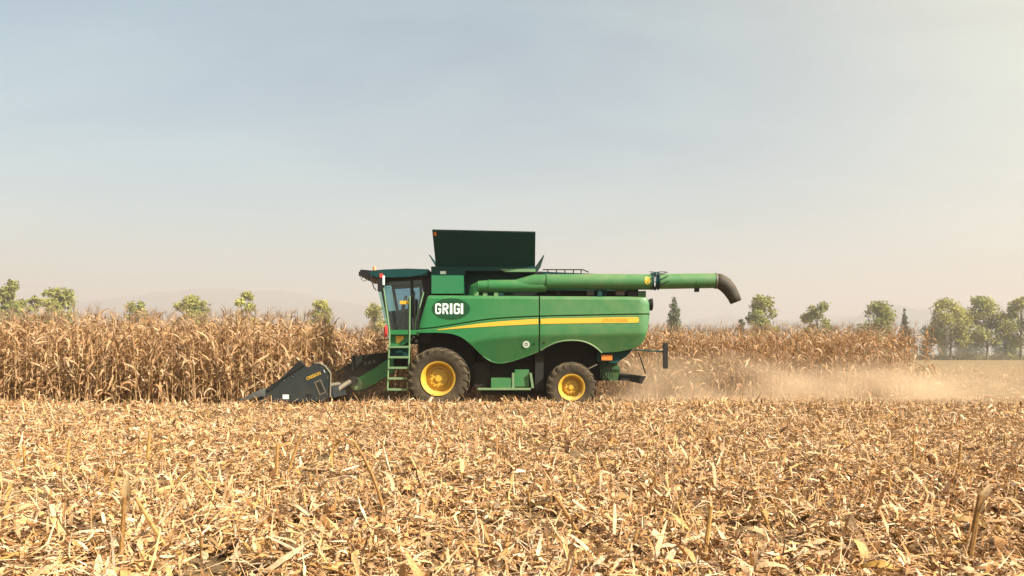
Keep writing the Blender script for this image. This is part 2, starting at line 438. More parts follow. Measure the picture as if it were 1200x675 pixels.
def plant_plan(rr, tall=1.):
    """list of leaves (variant, height, azimuth, scale, tilt) and the ear of one plant"""
    hs = rr.uniform(.90, 1.08)*tall
    n = rr.randint(12, 15); lv = []
    a = rr.uniform(0, math.pi)
    for i in range(n):
        z = (.22 + 2.08*(i+rr.uniform(-.3, .3))/n)*hs
        a2 = a + math.pi*(i % 2) + rr.gauss(0, .5)
        lv.append((rr.randrange(10), max(.12, z), a2, rr.uniform(.75, 1.1)*(.68 if i > n-4 else 1), rr.gauss(0, .22)))
    for i in range(2): lv.append((rr.choice((0, 1, 5, 6)), rr.uniform(1.75, 2.2)*hs, rr.uniform(0, 6.28), rr.uniform(.5, .75), rr.gauss(0, .2)))
    ear = (rr.uniform(.85, 1.2)*hs, rr.uniform(0, 6.28), rr.uniform(.4, 2.4)) if rr.random() < .75 else None
    return hs, lv, ear

def corn_individual(x, y, rr, label, group):
    hs, lv, ear = plant_plan(rr, 1.19 if y < far_rows[0]-.4 else 1.10)
    root = empty('corn_plant', (x, y, gh(x, y)))
    root.rotation_euler = (rr.gauss(0, .05), rr.gauss(0, .05), rr.uniform(0, 6.28))
    tag(root, label, 'corn plant', group)
    def put(name, me, loc, rot, s):
        o = bpy.data.objects.new(name, me); col.objects.link(o); o.parent = root
        o.location = loc; o.rotation_euler = rot; o.scale = s
    put('stalk', stalk_me[rr.randrange(4)], (0, 0, 0), (0, 0, 0), (1, 1, hs))
    put('tassel', tas_me[rr.randrange(4)], (0, 0, 2.24*hs), (rr.gauss(0, .2), rr.gauss(0, .2), rr.uniform(0, 6)), (1.15, 1.15, rr.uniform(.85, 1.25)))
    for v, z, a, s, t in lv:
        put('leaf', leaf_me[v], (0, 0, z), (t, rr.gauss(0, .15), a), (s, s, s))
    if ear: put('ear', ear_me, (0, 0, ear[0]), (0, ear[2], ear[1]), (1, 1, 1))

HY0 = 21.3; ROW = .75; HX = PX(333, HY0)        # header near end, row pitch, cutting line
near_rows = [HY0 + .37 + ROW*i for i in range(8)]
far_rows = [near_rows[-1] + ROW*(i+1.1) for i in range(11)]
XEND = PX(1091, far_rows[0])
rr = random.Random(5)
ind = 0
mass = []
for ri, y in enumerate(near_rows):
    x = -34 + rr.random()*.1
    while x < HX + (0 if ri == 0 else .45):
        vis = x > -.735*y - .2
        if vis and ri < 2:
            corn_individual(x, y+rr.gauss(0, .05), rr, 'dry tan corn plant in the front rows of the uncut crop left of the header', 'corn plants in the front rows on the left'); ind += 1
        elif x > -.78*y - 1.5 and (x > -20):
            mass.append((x, y+rr.gauss(0, .05)))
        x += rr.uniform(.13, .19)
for ri, y in enumerate(far_rows):
    x = XEND - (0 if ri else .0) - abs(rr.gauss(0, .15))
    while x > -.78*y - 1.5:
        px = 600 + x*FOC/y
        vis = (px > 752 and px < 1100)
        if ri < 2 and vis:
            corn_individual(x, y+rr.gauss(0, .05), rr, 'dry tan corn plant in the front rows beyond the dust right of the harvester', 'corn plants in the front rows on the right'); ind += 1
        else:
            mass.append((x, y+rr.gauss(0, .06)))
        x -= rr.uniform(.13, .19) if ri < 5 else rr.uniform(.22, .34)

# the rest of the standing corn: one mass
def euler_mats(ax, ay, az):
    cx, sx, cy_, sy, cz, sz = np.cos(ax), np.sin(ax), np.cos(ay), np.sin(ay), np.cos(az), np.sin(az)
    m = np.empty((len(ax), 3, 3))
    m[:, 0, 0] = cz*cy_; m[:, 0, 1] = cz*sy*sx-sz*cx; m[:, 0, 2] = cz*sy*cx+sz*sx
    m[:, 1, 0] = sz*cy_; m[:, 1, 1] = sz*sy*sx+cz*cx; m[:, 1, 2] = sz*sy*cx-cz*sx
    m[:, 2, 0] = -sy; m[:, 2, 1] = cy_*sx; m[:, 2, 2] = cy_*cx
    return m
def tris(F):
    F = [tuple(f) for f in F]; out = []
    for f in F:
        for i in range(1, len(f)-1): out.append((f[0], f[i], f[i+1]))
    return np.array(out)
def scatter(Vt, Ft, pos, mats, scale):
    n = len(pos); k = len(Vt)
    V = np.einsum('nij,nkj->nki', mats, Vt[None]*scale[:, None, :]) + pos[:, None, :]
    F = Ft[None] + (np.arange(n)*k)[:, None, None]
    return V.reshape(-1, 3), F.reshape(-1, Ft.shape[1]), k
parts = []      # (V, F, color)
byleaf = {k: [] for k in range(10)}; bystalk = {k: [] for k in range(4)}; bytas = {k: [] for k in range(4)}; ears = []
mx = np.array([p[0] for p in mass]); my = np.array([p[1] for p in mass]); mz = ground_h(mx, my)
for i, (x, y) in enumerate(mass):
    hs, lv, ear = plant_plan(rr, 1.19 if y < far_rows[0]-.4 else 1.10); rz = rr.uniform(0, 6.28); z0 = mz[i]
    lx, ly = rr.gauss(0, .05), rr.gauss(0, .05)
    bystalk[rr.randrange(4)].append((x, y, z0, -ly, lx, 0, 1, 1, hs))
    bytas[rr.randrange(4)].append((x+lx*2.24*hs, y+ly*2.24*hs, z0+2.24*hs, rr.gauss(0, .2), rr.gauss(0, .2), rr.uniform(0, 6), 1.1, 1.1, rr.uniform(.85, 1.25)))
    for v, z, a, s, t in lv:
        byleaf[v].append((x+lx*z, y+ly*z, z0+z, t, rr.gauss(0, .15), a+rz, s, s, s))
    if ear: ears.append((x, y, z0+ear[0], 0, ear[2], ear[1], 1, 1, 1))
def put_mass(lst, V, F, cols, jit):
    if not lst: return
    a = np.array(lst); n = len(a)
    v, f, k = scatter(np.array(V), F, a[:, :3], euler_mats(a[:, 3], a[:, 4], a[:, 5]), a[:, 6:9])
    c = np.array(cols)[rng.integers(0, len(cols), n)]*rng.uniform(1-jit, 1+jit, n)[:, None]
    parts.append((v, f, np.repeat(c, k, 0)))
for k in range(10):      # the mass uses flat two-edge leaves
    v3 = LEAVES[k][0].reshape(-1, 3, 3); nst = len(v3)
    put_mass(byleaf[k], v3[:, [0, 2]].reshape(-1, 3), tris([(2*i, 2*i+1, 2*i+3, 2*i+2) for i in range(nst-1)]), CORN_COL, .15)
for k in range(4):
    put_mass(bystalk[k], STALKS[k].v, tris(STALKS[k].f), [(.42, .27, .125)], .15)
    put_mass(bytas[k], TASSELS[k].v, tris(TASSELS[k].f), [(.40, .28, .18)], .15)
put_mass(ears, EAR.v, tris(EAR.f), [(.50, .36, .20)], .12)
def join(name, parts, m):
    V = np.concatenate([p[0] for p in parts]); C = np.concatenate([p[2] for p in parts])
    o = 0; Fs = []
    for p in parts: Fs.append(p[1]+o); o += len(p[0])
    F = np.concatenate(Fs)
    return mesh_obj(name, np_mesh(name, V, F, C), m)
tag(join('standing_corn', parts, M['corn_mass']), 'dense mass of dry standing corn filling the rows behind the front plants', 'corn', kind='stuff')

# ------------------------------------------------------------------ residue on the ground
PAL = np.array([(.53, .36, .215), (.57, .435, .30), (.48, .285, .125), (.40, .225, .10), (.55, .36, .165), (.24, .13, .06), (.58, .47, .36), (.09, .055, .032), (.50, .33, .185)])
PALW = np.array([.18, .15, .14, .13, .10, .10, .11, .07, .06]); PALW = PALW/PALW.sum(); PAL = PAL*np.array([1.12, 1.07, 1.0])
def strips(pos, L, W, curl, twist, rx, ry, rz, seg):
    n = len(L); s = np.linspace(0, 1, seg+1)
    prof = np.interp(s, [0, .25, .7, 1], [.55, 1, .85, .25])
    u = L[:, None]*(s-.5); zc = (curl*L)[:, None]*(1-(2*s-1)**2)
    w = W[:, None]*.5*prof; th = twist[:, None]*(s-.5)
    V = np.zeros((n, seg+1, 2, 3))
    for j, sg in enumerate((-1, 1)):
        V[:, :, j, 0] = u; V[:, :, j, 1] = sg*w*np.cos(th); V[:, :, j, 2] = zc + sg*w*np.sin(th)
    m = euler_mats(rx, ry, rz)
    V = np.einsum('nij,nabj->nabi', m, V) + pos[:, None, None, :]
    k = 2*(seg+1)
    Ft = np.array([(2*i, 2*i+1, 2*i+3, 2*i+2) for i in range(seg)])
    F = Ft[None] + (np.arange(n)*k)[:, None, None]
    return V.reshape(-1, 3), F.reshape(-1, 4), k
res = []
def residue(n, y0, y1, xa, xb, big, seg, zmax, weight=None, upright=.10):
    """n pieces between depths y0..y1 across the field"""
    t = rng.random(n); Y = np.sqrt(y0*y0 + t*(y1*y1-y0*y0)) if xa is None else rng.uniform(y0, y1, n)
    X = rng.uniform(-.74, .74, n)*Y if xa is None else rng.uniform(xa, xb, n)
    if xa is None: X += rng.normal(0, .6, n)
    clump = .35*vnoise(X*.9, Y*.9, 20) + .35*vnoise(X*2.2, Y*2.2, 21) + .3*vnoise(X*5.3, Y*5.3, 22)
    keep = rng.random(n) < np.clip(3.8*clump-.95, .03, 1)
    X, Y, clump = X[keep], Y[keep], clump[keep]; n = len(X)
    kind = rng.random(n)
    L = big*np.exp(rng.normal(math.log(.084), .52, n)); W = big*np.exp(rng.normal(math.log(.0125), .55, n))
    wide = kind > .86; W[wide] *= 2.2; L[wide] *= 1.15
    long = kind < .24; L[long] *= 2.3; W[long] *= .75
    L = np.clip(L, .02, .42); W = np.clip(W, .005, .075)
    z = ground_h(X, Y) + rng.random(n)**1.5*zmax*(.10+1.7*clump) + .008
    pitch = rng.normal(0, .27, n); up = rng.random(n) < upright
    pitch[up] = rng.uniform(.6, 1.35, up.sum())*np.sign(rng.normal(size=up.sum()))
    z[up] += L[up]*.3
    V, F, k = strips(np.stack([X, Y, z], -1), L, W, rng.normal(0, .16, n), rng.normal(0, 1.1, n), rng.normal(0, .55, n), pitch, rng.uniform(0, 6.28, n), seg)
    ci = rng.choice(len(PAL), n, p=PALW)
    # each piece takes a random palette tone, whatever its height
    c = PAL[ci]*np.clip(rng.normal(1, .13, n), .6, 1.3)[:, None]
    res.append((V, F, np.repeat(c, k, 0)))
residue(125000, 4.2, 8.5, None, None, 1.1, 3, .15, upright=.08)
residue(140000, 8.5, 14.5, None, None, 1.1, 2, .15, upright=.08)
residue(110000, 14.5, 21.6, None, None, 1.2, 2, .16, upright=.14)
residue(26000, 20.5, 27.6, -5.5, 30, 1.3, 2, .10, upright=.14)
residue(15000, 27, 62, 16.6, 48, 1.9, 1, .10, upright=.2)
residue(9000, 60, 120, 32, 90, 3.0, 1, .12, upright=.4)
residue(6000, 21, 28, -20, -5.5, 1.2, 2, .07)
tag(join('crop_residue', res, M['litter']), 'layer of chopped tan corn leaves and husks covering the harvested field', 'residue', kind='stuff')

# single large husks near the camera
def husk_mesh(k):
    r_ = random.Random(k+40); L = r_.uniform(.14, .24); W = r_.uniform(.05, .085); n = 6
    vs = []; fs = []
    cup = r_.uniform(.25, .8); curl = r_.uniform(-.3, .9)
    for i in range(n+1):
        t = i/n; w = W*math.sin(math.pi*min(1, .12+t*.86))**.7
        a = curl*(t-.5)
        for j in range(5):
            q = (j-2)/2
            vs.append((L*(t-.5), q*w*.5*(1+r_.uniform(-.08, .08)), cup*w*.5*q*q + a*a*L*1.2 + r_.uniform(-.004, .004)))
    for i in range(n):
        for j in range(4): fs.append((i*5+j, i*5+j+1, (i+1)*5+j+1, (i+1)*5+j))
    me = np_mesh('husk', np.array(vs), np.array(fs)); me.materials.append(M['husk']); return me
husks = [husk_mesh(k) for k in range(8)]
for i in range(170):
    y = 4.6 + 7.5*random.random()**1.4; x = random.uniform(-.72, .72)*y
    o = bpy.data.objects.new('corn_husk', husks[i % 8]); col.objects.link(o)
    o.location = (x, y, gh(x, y)+random.uniform(.05, .11)); s = random.uniform(.4, .85); o.scale = (s, s*random.uniform(.7, 1), s)
    o.rotation_euler = (random.gauss(0, .5), random.gauss(0, .35), random.uniform(0, 6.28))
    tag(o, 'broad pale dry corn husk lying on the chopped residue in the foreground', 'corn husk', 'large husks in the foreground')

def lying_leaf(k):
    r_ = random.Random(k+90); L = r_.uniform(.28, .55); W = r_.uniform(.03, .06); n = 10; vs = []; fs = []
    yaw = 0; p = Vector((0, 0, 0)); bend = r_.uniform(-1.2, 1.2); tw = r_.uniform(-2.5, 2.5); lift = r_.uniform(.02, .10)
    for i in range(n+1):
        t = i/n; w = W*.5*(.5+.5*math.sin(math.pi*min(1, .15+t*.85))); th = tw*t+r_.gauss(0, .15)
        sd = Vector((-math.sin(yaw)*math.cos(th), math.cos(yaw)*math.cos(th), math.sin(th)))
        q = p+Vector((0, 0, lift*math.sin(math.pi*t)+r_.gauss(0, .004)))
        vs += [q-sd*w, q+Vector((0, 0, -w*.35)), q+sd*w]
        p = p+Vector((math.cos(yaw), math.sin(yaw), 0))*L/n; yaw += bend/n
    for i in range(n): fs += [(3*i, 3*i+1, 3*i+4, 3*i+3), (3*i+1, 3*i+2, 3*i+5, 3*i+4)]
    me = np_mesh('fallen_leaf', np.array(vs), np.array(fs)); me.materials.append(M['husk']); return me
lying = [lying_leaf(k) for k in range(12)]
for i in range(130):
    y = 4.7 + 9*random.random()**1.3; x = random.uniform(-.72, .72)*y
    o = bpy.data.objects.new('fallen_leaf', lying[i % 12]); col.objects.link(o)
    o.location = (x, y, gh(x, y)+random.uniform(.07, .13)); s = random.uniform(.7, 1.1); o.scale = (s, s, s)
    o.rotation_euler = (random.gauss(0, .3), random.gauss(0, .2), random.uniform(0, 6.28))
    tag(o, 'long curled dry corn leaf lying across the chopped residue', 'corn leaf', 'long leaves lying in the foreground')
def broken_stalk(k):
    r_ = random.Random(k+140); L = r_.uniform(.18, .5); pts = []; z = 0; yv = 0
    for i in range(7):
        pts.append((L*(i/6-.5), yv, z)); yv += r_.gauss(0, .008); z += r_.gauss(0, .006)
    me = MB().tube(pts, [.011*(1.25 if i % 3 == 1 else 1)*(1-.03*i) for i in range(7)], n=6).mesh('broken_stalk'); me.materials.append(M['stub']); return me
broke = [broken_stalk(k) for k in range(8)]
for i in range(110):
    y = 4.7 + 10*random.random()**1.3; x = random.uniform(-.72, .72)*y
    o = bpy.data.objects.new('broken_stalk', broke[i % 8]); col.objects.link(o)
    o.location = (x, y, gh(x, y)+random.uniform(.06, .12)); o.rotation_euler = (0, random.gauss(0, .22), random.uniform(0, 6.28))
    tag(o, 'snapped piece of brown corn stalk lying flat among the residue', 'corn stalk', 'broken stalks lying in the foreground')

# standing cut stalks
def stub_stalk_mesh(pts, r0, r1, n=7):
    m = len(pts); rad = [r0+(r1-r0)*i/(m-1) for i in range(m)]
    for i in range(1, m-1, 2): rad[i] *= 1.15
    return MB().tube(pts, rad, n=n).mesh('stalk')
def blade_mesh(L, W, up, droop, twist, seed):
    v, f = leaf_shape(L, W, up, droop, twist, seg=6, fold=.3, seed=seed); me = np_mesh('leaf', v, f); return me
def stubble(px, py, h, lean, fwd, r, label, group=None, blades=(), bend=0, cat='corn stubble'):
    """px,py: foot in the photo; h height in m; lean sideways angle; blades: (height share, length, azimuth, up, droop, twist, width)"""
    Y = CH*FOC/(py-HOR); x = PX(px, Y)
    root = empty('corn_stubble', (x, Y, gh(x, Y))); tag(root, label, cat, group)
    pts = []; p = Vector((0, 0, -.04)); a = lean
    for i in range(6):
        pts.append(p.copy()); p += Vector((math.sin(a)*math.cos(fwd), math.sin(fwd)*.6, math.cos(a)*math.cos(fwd)*1.0))*(h+.04)/5
        a += bend/5
    mesh_obj('stalk', stub_stalk_mesh(pts, r, r*.8), M['stub'], root)
    for i, (t, L, az, up, dr, tw, W) in enumerate(blades):
        q = pts[min(5, int(t*5))]
        b_ = mesh_obj('leaf', blade_mesh(L, W, up, dr, tw, i+int(abs(px))), M['husk'], root); b_.location = q; b_.rotation_euler = (0, 0, az)
S = [
 (140, 668, .46, .06, 0, .013, 'tall upright cut stalk with a broad yellow leaf at its tip, bottom left', [(.95, .22, 1.35, 1.5, .25, .2, .07), (.5, .2, 2.8, .9, 1.5, .4, .03)], 0),
 (212, 660, .50, -.55, 0, .012, 'thin brown stalk leaning left beside the stalk with the broad yellow leaf', [(.9, .2, 3.2, .3, 1.0, .2, .03)], 0),
 (78, 552, .36, .05, 0, .013, 'slim upright yellow stalk at the far left behind the tall leafy stalk', [(.6, .2, 3, .8, 1.8, .3, .03)], .1),
 (172, 548, .42, .08, 0, .018, 'thick straight golden stump above the tall leafy stalk on the left', [(.9, .16, .3, 1.2, .6, .2, .03)], 0),
 (30, 560, .32, -.05, 0, .014, 'short brown stump at the left picture edge', [(.5, .22, .3, 1., 1.8, .2, .03)], 0),
 (192, 575, .36, .62, 0, .015, 'dark brown stalk leaning far to the right on the left side of the field', [(.8, .25, .4, .6, 1.4, .5, .04), (.5, .2, .9, .9, 1.2, .5, .035)], .2),
 (264, 600, .40, -.35, 0, .012, 'bent yellow stalk bowing to the left, left of centre', [(.95, .22, 3.1, .2, 1.6, .3, .028)], -.5),
 (290, 566, .34, .42, 0, .015, 'leafy brown stalk leaning right next to a darker upright one', [(.7, .25, .2, .7, 1.2, .4, .035)], .1),
 (323, 570, .42, .04, 0, .017, 'dark brown upright stalk with ragged leaves left of centre', [(.9, .24, .6, 1.1, 1.3, .5, .04), (.6, .22, 2.6, .8, 1.9, .4, .035)], 0),
 (334, 560, .52, .28, 0, .014, 'tall brown stalk slanting right behind the dark upright one', [(.9, .2, .2, .8, .6, .3, .03)], .1),
 (366, 575, .22, -.1, 0, .014, 'short yellow stump right of the ragged dark stalks', [], 0),
 (452, 612, .66, -.16, 0, .013, 'long stalk arched over to the left at the top, left of centre', [(1, .34, 3.0, .1, 2.2, .4, .04), (1, .26, .2, .4, 2.2, .3, .035)], -.5),
 (478, 508, .34, -.60, 0, .014, 'brown stalk slanting left in front of the front wheel', [], 0),
 (402, 520, .30, .5, 0, .013, 'dark bent stalk left of the arched one, in front of the feeder', [(.9, .2, .2, .2, 1.8, .3, .03)], .6),
 (640, 520, .28, .02, 0, .013, 'short thin stump below the belly of the harvester', [], 0),
 (657, 516, .32, .14, 0, .013, 'short slanting stump below the rear wheel', [(.8, .16, .3, .8, .8, .3, .03)], 0),
 (1070, 552, .40, .02, 0, .012, 'thin upright stalk in the right part of the field', [(.6, .2, .5, 1, 1.7, .3, .03)], 0),
 (1123, 568, .36, .06, 0, .012, 'slim stalk with one hanging leaf near the right edge', [(.9, .25, .1, .7, 2.2, .3, .03)], 0),
 (1132, 668, .50, .14, 0, .016, 'thick olive brown stalk slanting right at the bottom right', [(.8, .22, .5, 1.3, .8, .3, .045), (.5, .2, 3.2, .7, 1.6, .2, .03)], .05),
 (1188, 640, .20, -.5, 0, .016, 'fat yellow stump leaning left at the right picture edge', [(.9, .2, 3.2, .3, .9, .3, .05)], 0),
 (1018, 600, .22, .08, 0, .011, 'thin pale stump right of centre in the foreground', [], 0),
 (823, 668, .40, .12, 0, .013, 'pale thin stalk in the bottom foreground right of centre', [(.9, .2, 2.9, 1., 1.5, .3, .035)], 0),
 (690, 640, .42, -.45, .1, .012, 'brown stalk fallen to the left in the bottom foreground at the centre', [(.8, .3, 3.3, .3, 1.0, .6, .045), (.4, .25, 2.8, .4, 1.2, .3, .04)], -.2),
]
for (px, py, h, lean, fwd, r, lab, bl, bend) in S: stubble(px, py, h*1.22, lean, fwd, r*1.35, lab, None, [(a, L*1.25, z_, u, d, w, W*1.35) for a, L, z_, u, d, w, W in bl]+[(.35, .24, 1.3+h*9, .7, 1.7, .5, .04), (.65, .2, 4.4+h*5, .9, 1.5, -.4, .035)], bend)
rr = random.Random(77)
y = 5.6; n_st = 0
while y < 20.5:
    x = -.72*y + rr.uniform(0, .5)
    while x < .72*y and n_st < 250:
        if rr.random() < (.62 if y < 12 else .42):
            py = HOR + CH*FOC/y; px = 600 + x*FOC/y
            bl = [(rr.uniform(.5, 1), rr.uniform(.10, .24), rr.uniform(0, 6.28), rr.uniform(.2, 1.3), rr.uniform(.8, 2.2), rr.uniform(-.8, .8), rr.uniform(.02, .04)) for _ in range(rr.randint(0, 2))]
            stubble(px, py, rr.uniform(.12, .26), rr.gauss(0, .28), rr.gauss(0, .2), rr.uniform(.010, .016), 'short cut corn stump poking out of the residue', 'short stumps across the harvested field', bl, rr.gauss(0, .15)); n_st += 1
        x += rr.uniform(.35, 1.3)
    y += ROW*1.12

# ------------------------------------------------------------------ combine harvester
YC = 24.1                                   # centre line of the machine
YS = 22.15                                  # its near side
comb = empty('combine_harvester', (PX(600, YC), YC, -.08)); comb['anchored'] = 1
tag(comb, 'green combine harvester with yellow wheels and raised grain tank lid cutting the corn', 'harvester')
def X(px, Y=YS): return PX(px, Y)
def Z(py, Y=YS): return PZ(py, Y)
def pl(pts, Y=YS): return [(X(a, Y), Z(b, Y)) for a, b in pts]
def interp(x, pts): return float(np.interp(x, [p[0] for p in pts], [p[1] for p in pts]))
def spline(x, pts):                          # smooth interpolation through control points
    xs = [p[0] for p in pts]; ys = [p[1] for p in pts]
    i = max(0, min(len(xs)-2, int(np.searchsorted(xs, x)-1)))
    t = (x-xs[i])/(xs[i+1]-xs[i])
    def sl(j):
        if j <= 0: return (ys[1]-ys[0])/(xs[1]-xs[0])
        if j >= len(xs)-1: return (ys[-1]-ys[-2])/(xs[-1]-xs[-2])
        return (ys[j+1]-ys[j-1])/(xs[j+1]-xs[j-1])
    h = xs[i+1]-xs[i]
    return (2*t**3-3*t*t+1)*ys[i]+(t**3-2*t*t+t)*h*sl(i)+(-2*t**3+3*t*t)*ys[i+1]+(t**3-t*t)*h*sl(i+1)

# outline of the side shroud in photo rows, by column
TOP = [(488, 389), (500.5, 346.5), (503, 345.8), (560, 346), (632, 346.6), (740, 347.2), (757, 347.8), (760.5, 349.5), (762, 354)]
BOT = [(488, 390), (515, 390), (530, 391.5), (542, 396), (552, 404), (562, 414), (572, 422), (580, 425.2), (588, 425.8), (598, 424), (615, 418.5), (631.5, 412.2)]
BOT2 = [(632.5, 411.5), (640, 406.5), (650, 401.8), (660, 399.3), (670, 398.6), (682, 399.6), (692, 403), (700, 408), (706, 413.4)]
BOT3 = [(706.2, 413.4), (725, 412), (745, 407.5), (753, 402), (757, 394), (760, 380), (762, 366)]
CREASE = [(480, 387), (512, 383.8), (545, 378.5), (570, 374.8), (600, 372.4), (632, 371), (690, 369.6), (748, 368.5), (765, 368.2)]
BREAK = [(480, 412), (530, 408), (560, 400.5), (580, 397.5), (632, 394.2), (700, 392.6), (765, 391.5)]
def bot(x):
    if x <= 632: return spline(x, BOT)
    if x <= 706.1: return spline(x, BOT2)
    return spline(x, BOT3)
def surf(px, py):
    """distance of the shroud surface from the camera plane at a photo column/row"""
    top = interp(px, TOP); cr_ = spline(px, CREASE); br = spline(px, BREAK)
    y = interp(py, [(top, .13), (top+1.2, .055), (top+4, .02), (cr_-4, 0), (cr_-1.3, -.005), (cr_, .05), (cr_+1.2, -.015), (br-3, -.045), (br, -.035), (br+2, -.012), (br+34, .30)]) if cr_-4 > top+4 else \
        interp(py, [(top, .13), (top+1.2, .055), (cr_, .05), (cr_+1.2, -.01), (cr_+26, -.03)])
    y += .10*max(0, (px-748)/14)**2 + .05*max(0, (500-px)/12)**2
    return YS + y
def wpt(px, py, lift=0.): return (X(px), surf(px, py)-lift, Z(py))
def shroud(x0, x1, name, n):
    mb = MB(); m = 0
    cols_ = []
    for i in range(n+1):
        x = x0+(x1-x0)*i/n
        t, b_ = interp(x, TOP), bot(x)
        cr_, br = spline(x, CREASE), spline(x, BREAK)
        st = [t, t+1.2, t+4, t+9, t+14, cr_-4, cr_-1.3, cr_, cr_+1.2, cr_+6, cr_+12, br-3, br, br+2, br+8, br+16, br+26, 440]
        st = sorted(min(max(s_, t), b_) for s_ in st)
        cols_.append([wpt(x, s_) for s_ in st])
    k = len(cols_[0])
    vs = [p for c in cols_ for p in c]
    fs = [(i*k+j, (i+1)*k+j, (i+1)*k+j+1, i*k+j+1) for i in range(n) for j in range(k-1)]
    mb.add(vs, fs)
    o = mb.build(name, M['green'], comb, clean=True, angle=22)
    sm = o.modifiers.new('thickness', 'SOLIDIFY'); sm.thickness = .035; sm.offset = -1; es = o.modifiers.new('edges', 'EDGE_SPLIT'); es.split_angle = R(28)
    # face outwards (towards the camera side)
    me = o.data
    if sum(p.normal.y*p.area for p in me.polygons) > 0: me.flip_normals()
    return o
front_panel = shroud(488.2, 631.4, 'front_side_panel', 84)
rear_panel = shroud(632.8, 761.6, 'rear_side_panel', 84)
# the same shrouds on the far side
for src in (front_panel, rear_panel):
    me = src.data.copy(); me.transform(Matrix.Translation((0, 2*YC, 0)) @ Matrix.Scale(-1, 4, (0, 1, 0))); me.flip_normals()
    o = mesh_obj('side_panel', me, None, comb); sm = o.modifiers.new('thickness', 'SOLIDIFY'); sm.thickness = .035; sm.offset = -1; es = o.modifiers.new('edges', 'EDGE_SPLIT'); es.split_angle = R(28)
# yellow stripe, in two lengths
ST_T = [(512.5, 386.2), (540, 382.2), (570, 378.2), (600, 375.6), (632, 373.6), (690, 372.4), (748.5, 371.4)]
ST_B = [(512.5, 386.9), (540, 384.8), (570, 382.9), (600, 381.2), (632, 379.8), (690, 378.8), (748.5, 378.2)]
def stripe(x0, x1, parent, n=40):
    vs = []
    for i in range(n+1):
        x = x0+(x1-x0)*i/n; a, b_ = spline(x, ST_T), spline(x, ST_B)
        if x1 > 740 and i == n: a += .8; b_ -= .8
        vs += [wpt(x, a+(b_-a)*j/3, .010) for j in range(4)]
    MB().add(vs, [(i*4+j, (i+1)*4+j, (i+1)*4+j+1, i*4+j+1) for i in range(n) for j in range(3)]).build('stripe', M['yellow_flat'], parent)
stripe(512.5, 630.8, front_panel); stripe(633.4, 748.5, rear_panel)
# decals on the front panel
def disc(cx, cy, rx, ry, lift, name, m, parent, inner=0, n=40, rings=5):
    vs = []; fs = []
    for j in range(rings+1):
        q = inner+(1-inner)*j/rings
        for k in range(n):
            a = 2*math.pi*k/n; vs.append(wpt(cx+rx*q*math.cos(a), cy+ry*q*math.sin(a), lift))
    for j in range(rings):
        for k in range(n): fs.append((j*n+k, j*n+(k+1) % n, (j+1)*n+(k+1) % n, (j+1)*n+k))
    return MB().add(vs, fs).build(name, m, parent, clean=True)
oval = disc(528.5, 362, 22.5, 12.6, .006, 'oval_decal', M['decal_green'], front_panel)
def stroke(path, w):
    """2-D stroke with mitred joints -> list of quads as (left,right) points"""
    P = [Vector(p) for p in path]; L = []; Rr = []
    for i, p in enumerate(P):
        d0 = (p-P[i-1]).normalized() if i else None; d1 = (P[i+1]-p).normalized() if i < len(P)-1 else None
        d0 = d0 or d1; d1 = d1 or d0
        n0 = Vector((-d0.y, d0.x)); n1 = Vector((-d1.y, d1.x)); mm = (n0+n1).normalized()
        k = w/2/max(.4, mm.dot(n0)); L.append(p+mm*k); Rr.append(p-mm*k)
    return L, Rr
GL = {'G': [[(.56, .72), (.56, .84), (.46, .92), (.18, .92), (.09, .83), (.09, .17), (.18, .08), (.46, .08), (.56, .17), (.56, .47), (.34, .47)]],
      'R': [[(.09, 0), (.09, .92), (.42, .92), (.54, .83), (.54, .60), (.42, .50), (.19, .50)], [(.33, .46), (.56, 0)]],
      'I': [[(.1, 0), (.1, 1)]]}
for ch, x0, wd in (('G', 510, 7.1), ('R', 518.6, 7.2), ('I', 527.2, 2.9), ('G', 531.8, 7.1), ('I', 539.9, 2.9)):
    mb = MB(); sc_x = wd/(.66 if ch != 'I' else .2)
    for path in GL[ch]:
        L, Rr = stroke(path, .185 if ch != 'I' else .2)
        vs = []
        for a, b_ in zip(L, Rr):
            for q in (a, b_): vs.append(wpt(x0+q.x*sc_x, 368.0-q.y*12.4, .012))
        mb.add(vs, [(2*i, 2*i+1, 2*i+3, 2*i+2) for i in range(len(L)-1)])
    mb.build('letter', M['white'], oval, smooth=False)
def text_mesh(txt, size, bold=0.):
    cu = bpy.data.curves.new('t', 'FONT'); cu.body = txt; cu.size = size; cu.offset = bold; cu.align_x = 'CENTER'; cu.align_y = 'CENTER'; cu.resolution_u = 3
    o = bpy.data.objects.new('t', cu); col.objects.link(o)
    bpy.context.view_layer.update()
    me = bpy.data.meshes.new_from_object(o.evaluated_get(bpy.context.evaluated_depsgraph_get()))
    bpy.data.objects.remove(o); bpy.data.curves.remove(cu)
    return me
me = text_mesh('JOHN DEERE', 5.2, .06)
for v in me.vertices: v.co = wpt(721+v.co.x, 375.3-v.co.y, .016)
mesh_obj('lettering', me, M['gold'], rear_panel)
disc(616.7, 403.6, 4.2, 4.2, .014, 'round_sticker', M['white'], front_panel, inner=.45, n=24, rings=1)
disc(616.7, 403.6, 1.1, 1.1, .014, 'sticker_dot', M['white'], front_panel, n=12, rings=1)
for cx, cy, p_ in ((625.5, 403.2, front_panel), (637.5, 401.6, rear_panel)):
    disc(cx, cy, 1.2, 1.2, .010, 'latch_hole', M['black'], p_, n=12, rings=1)
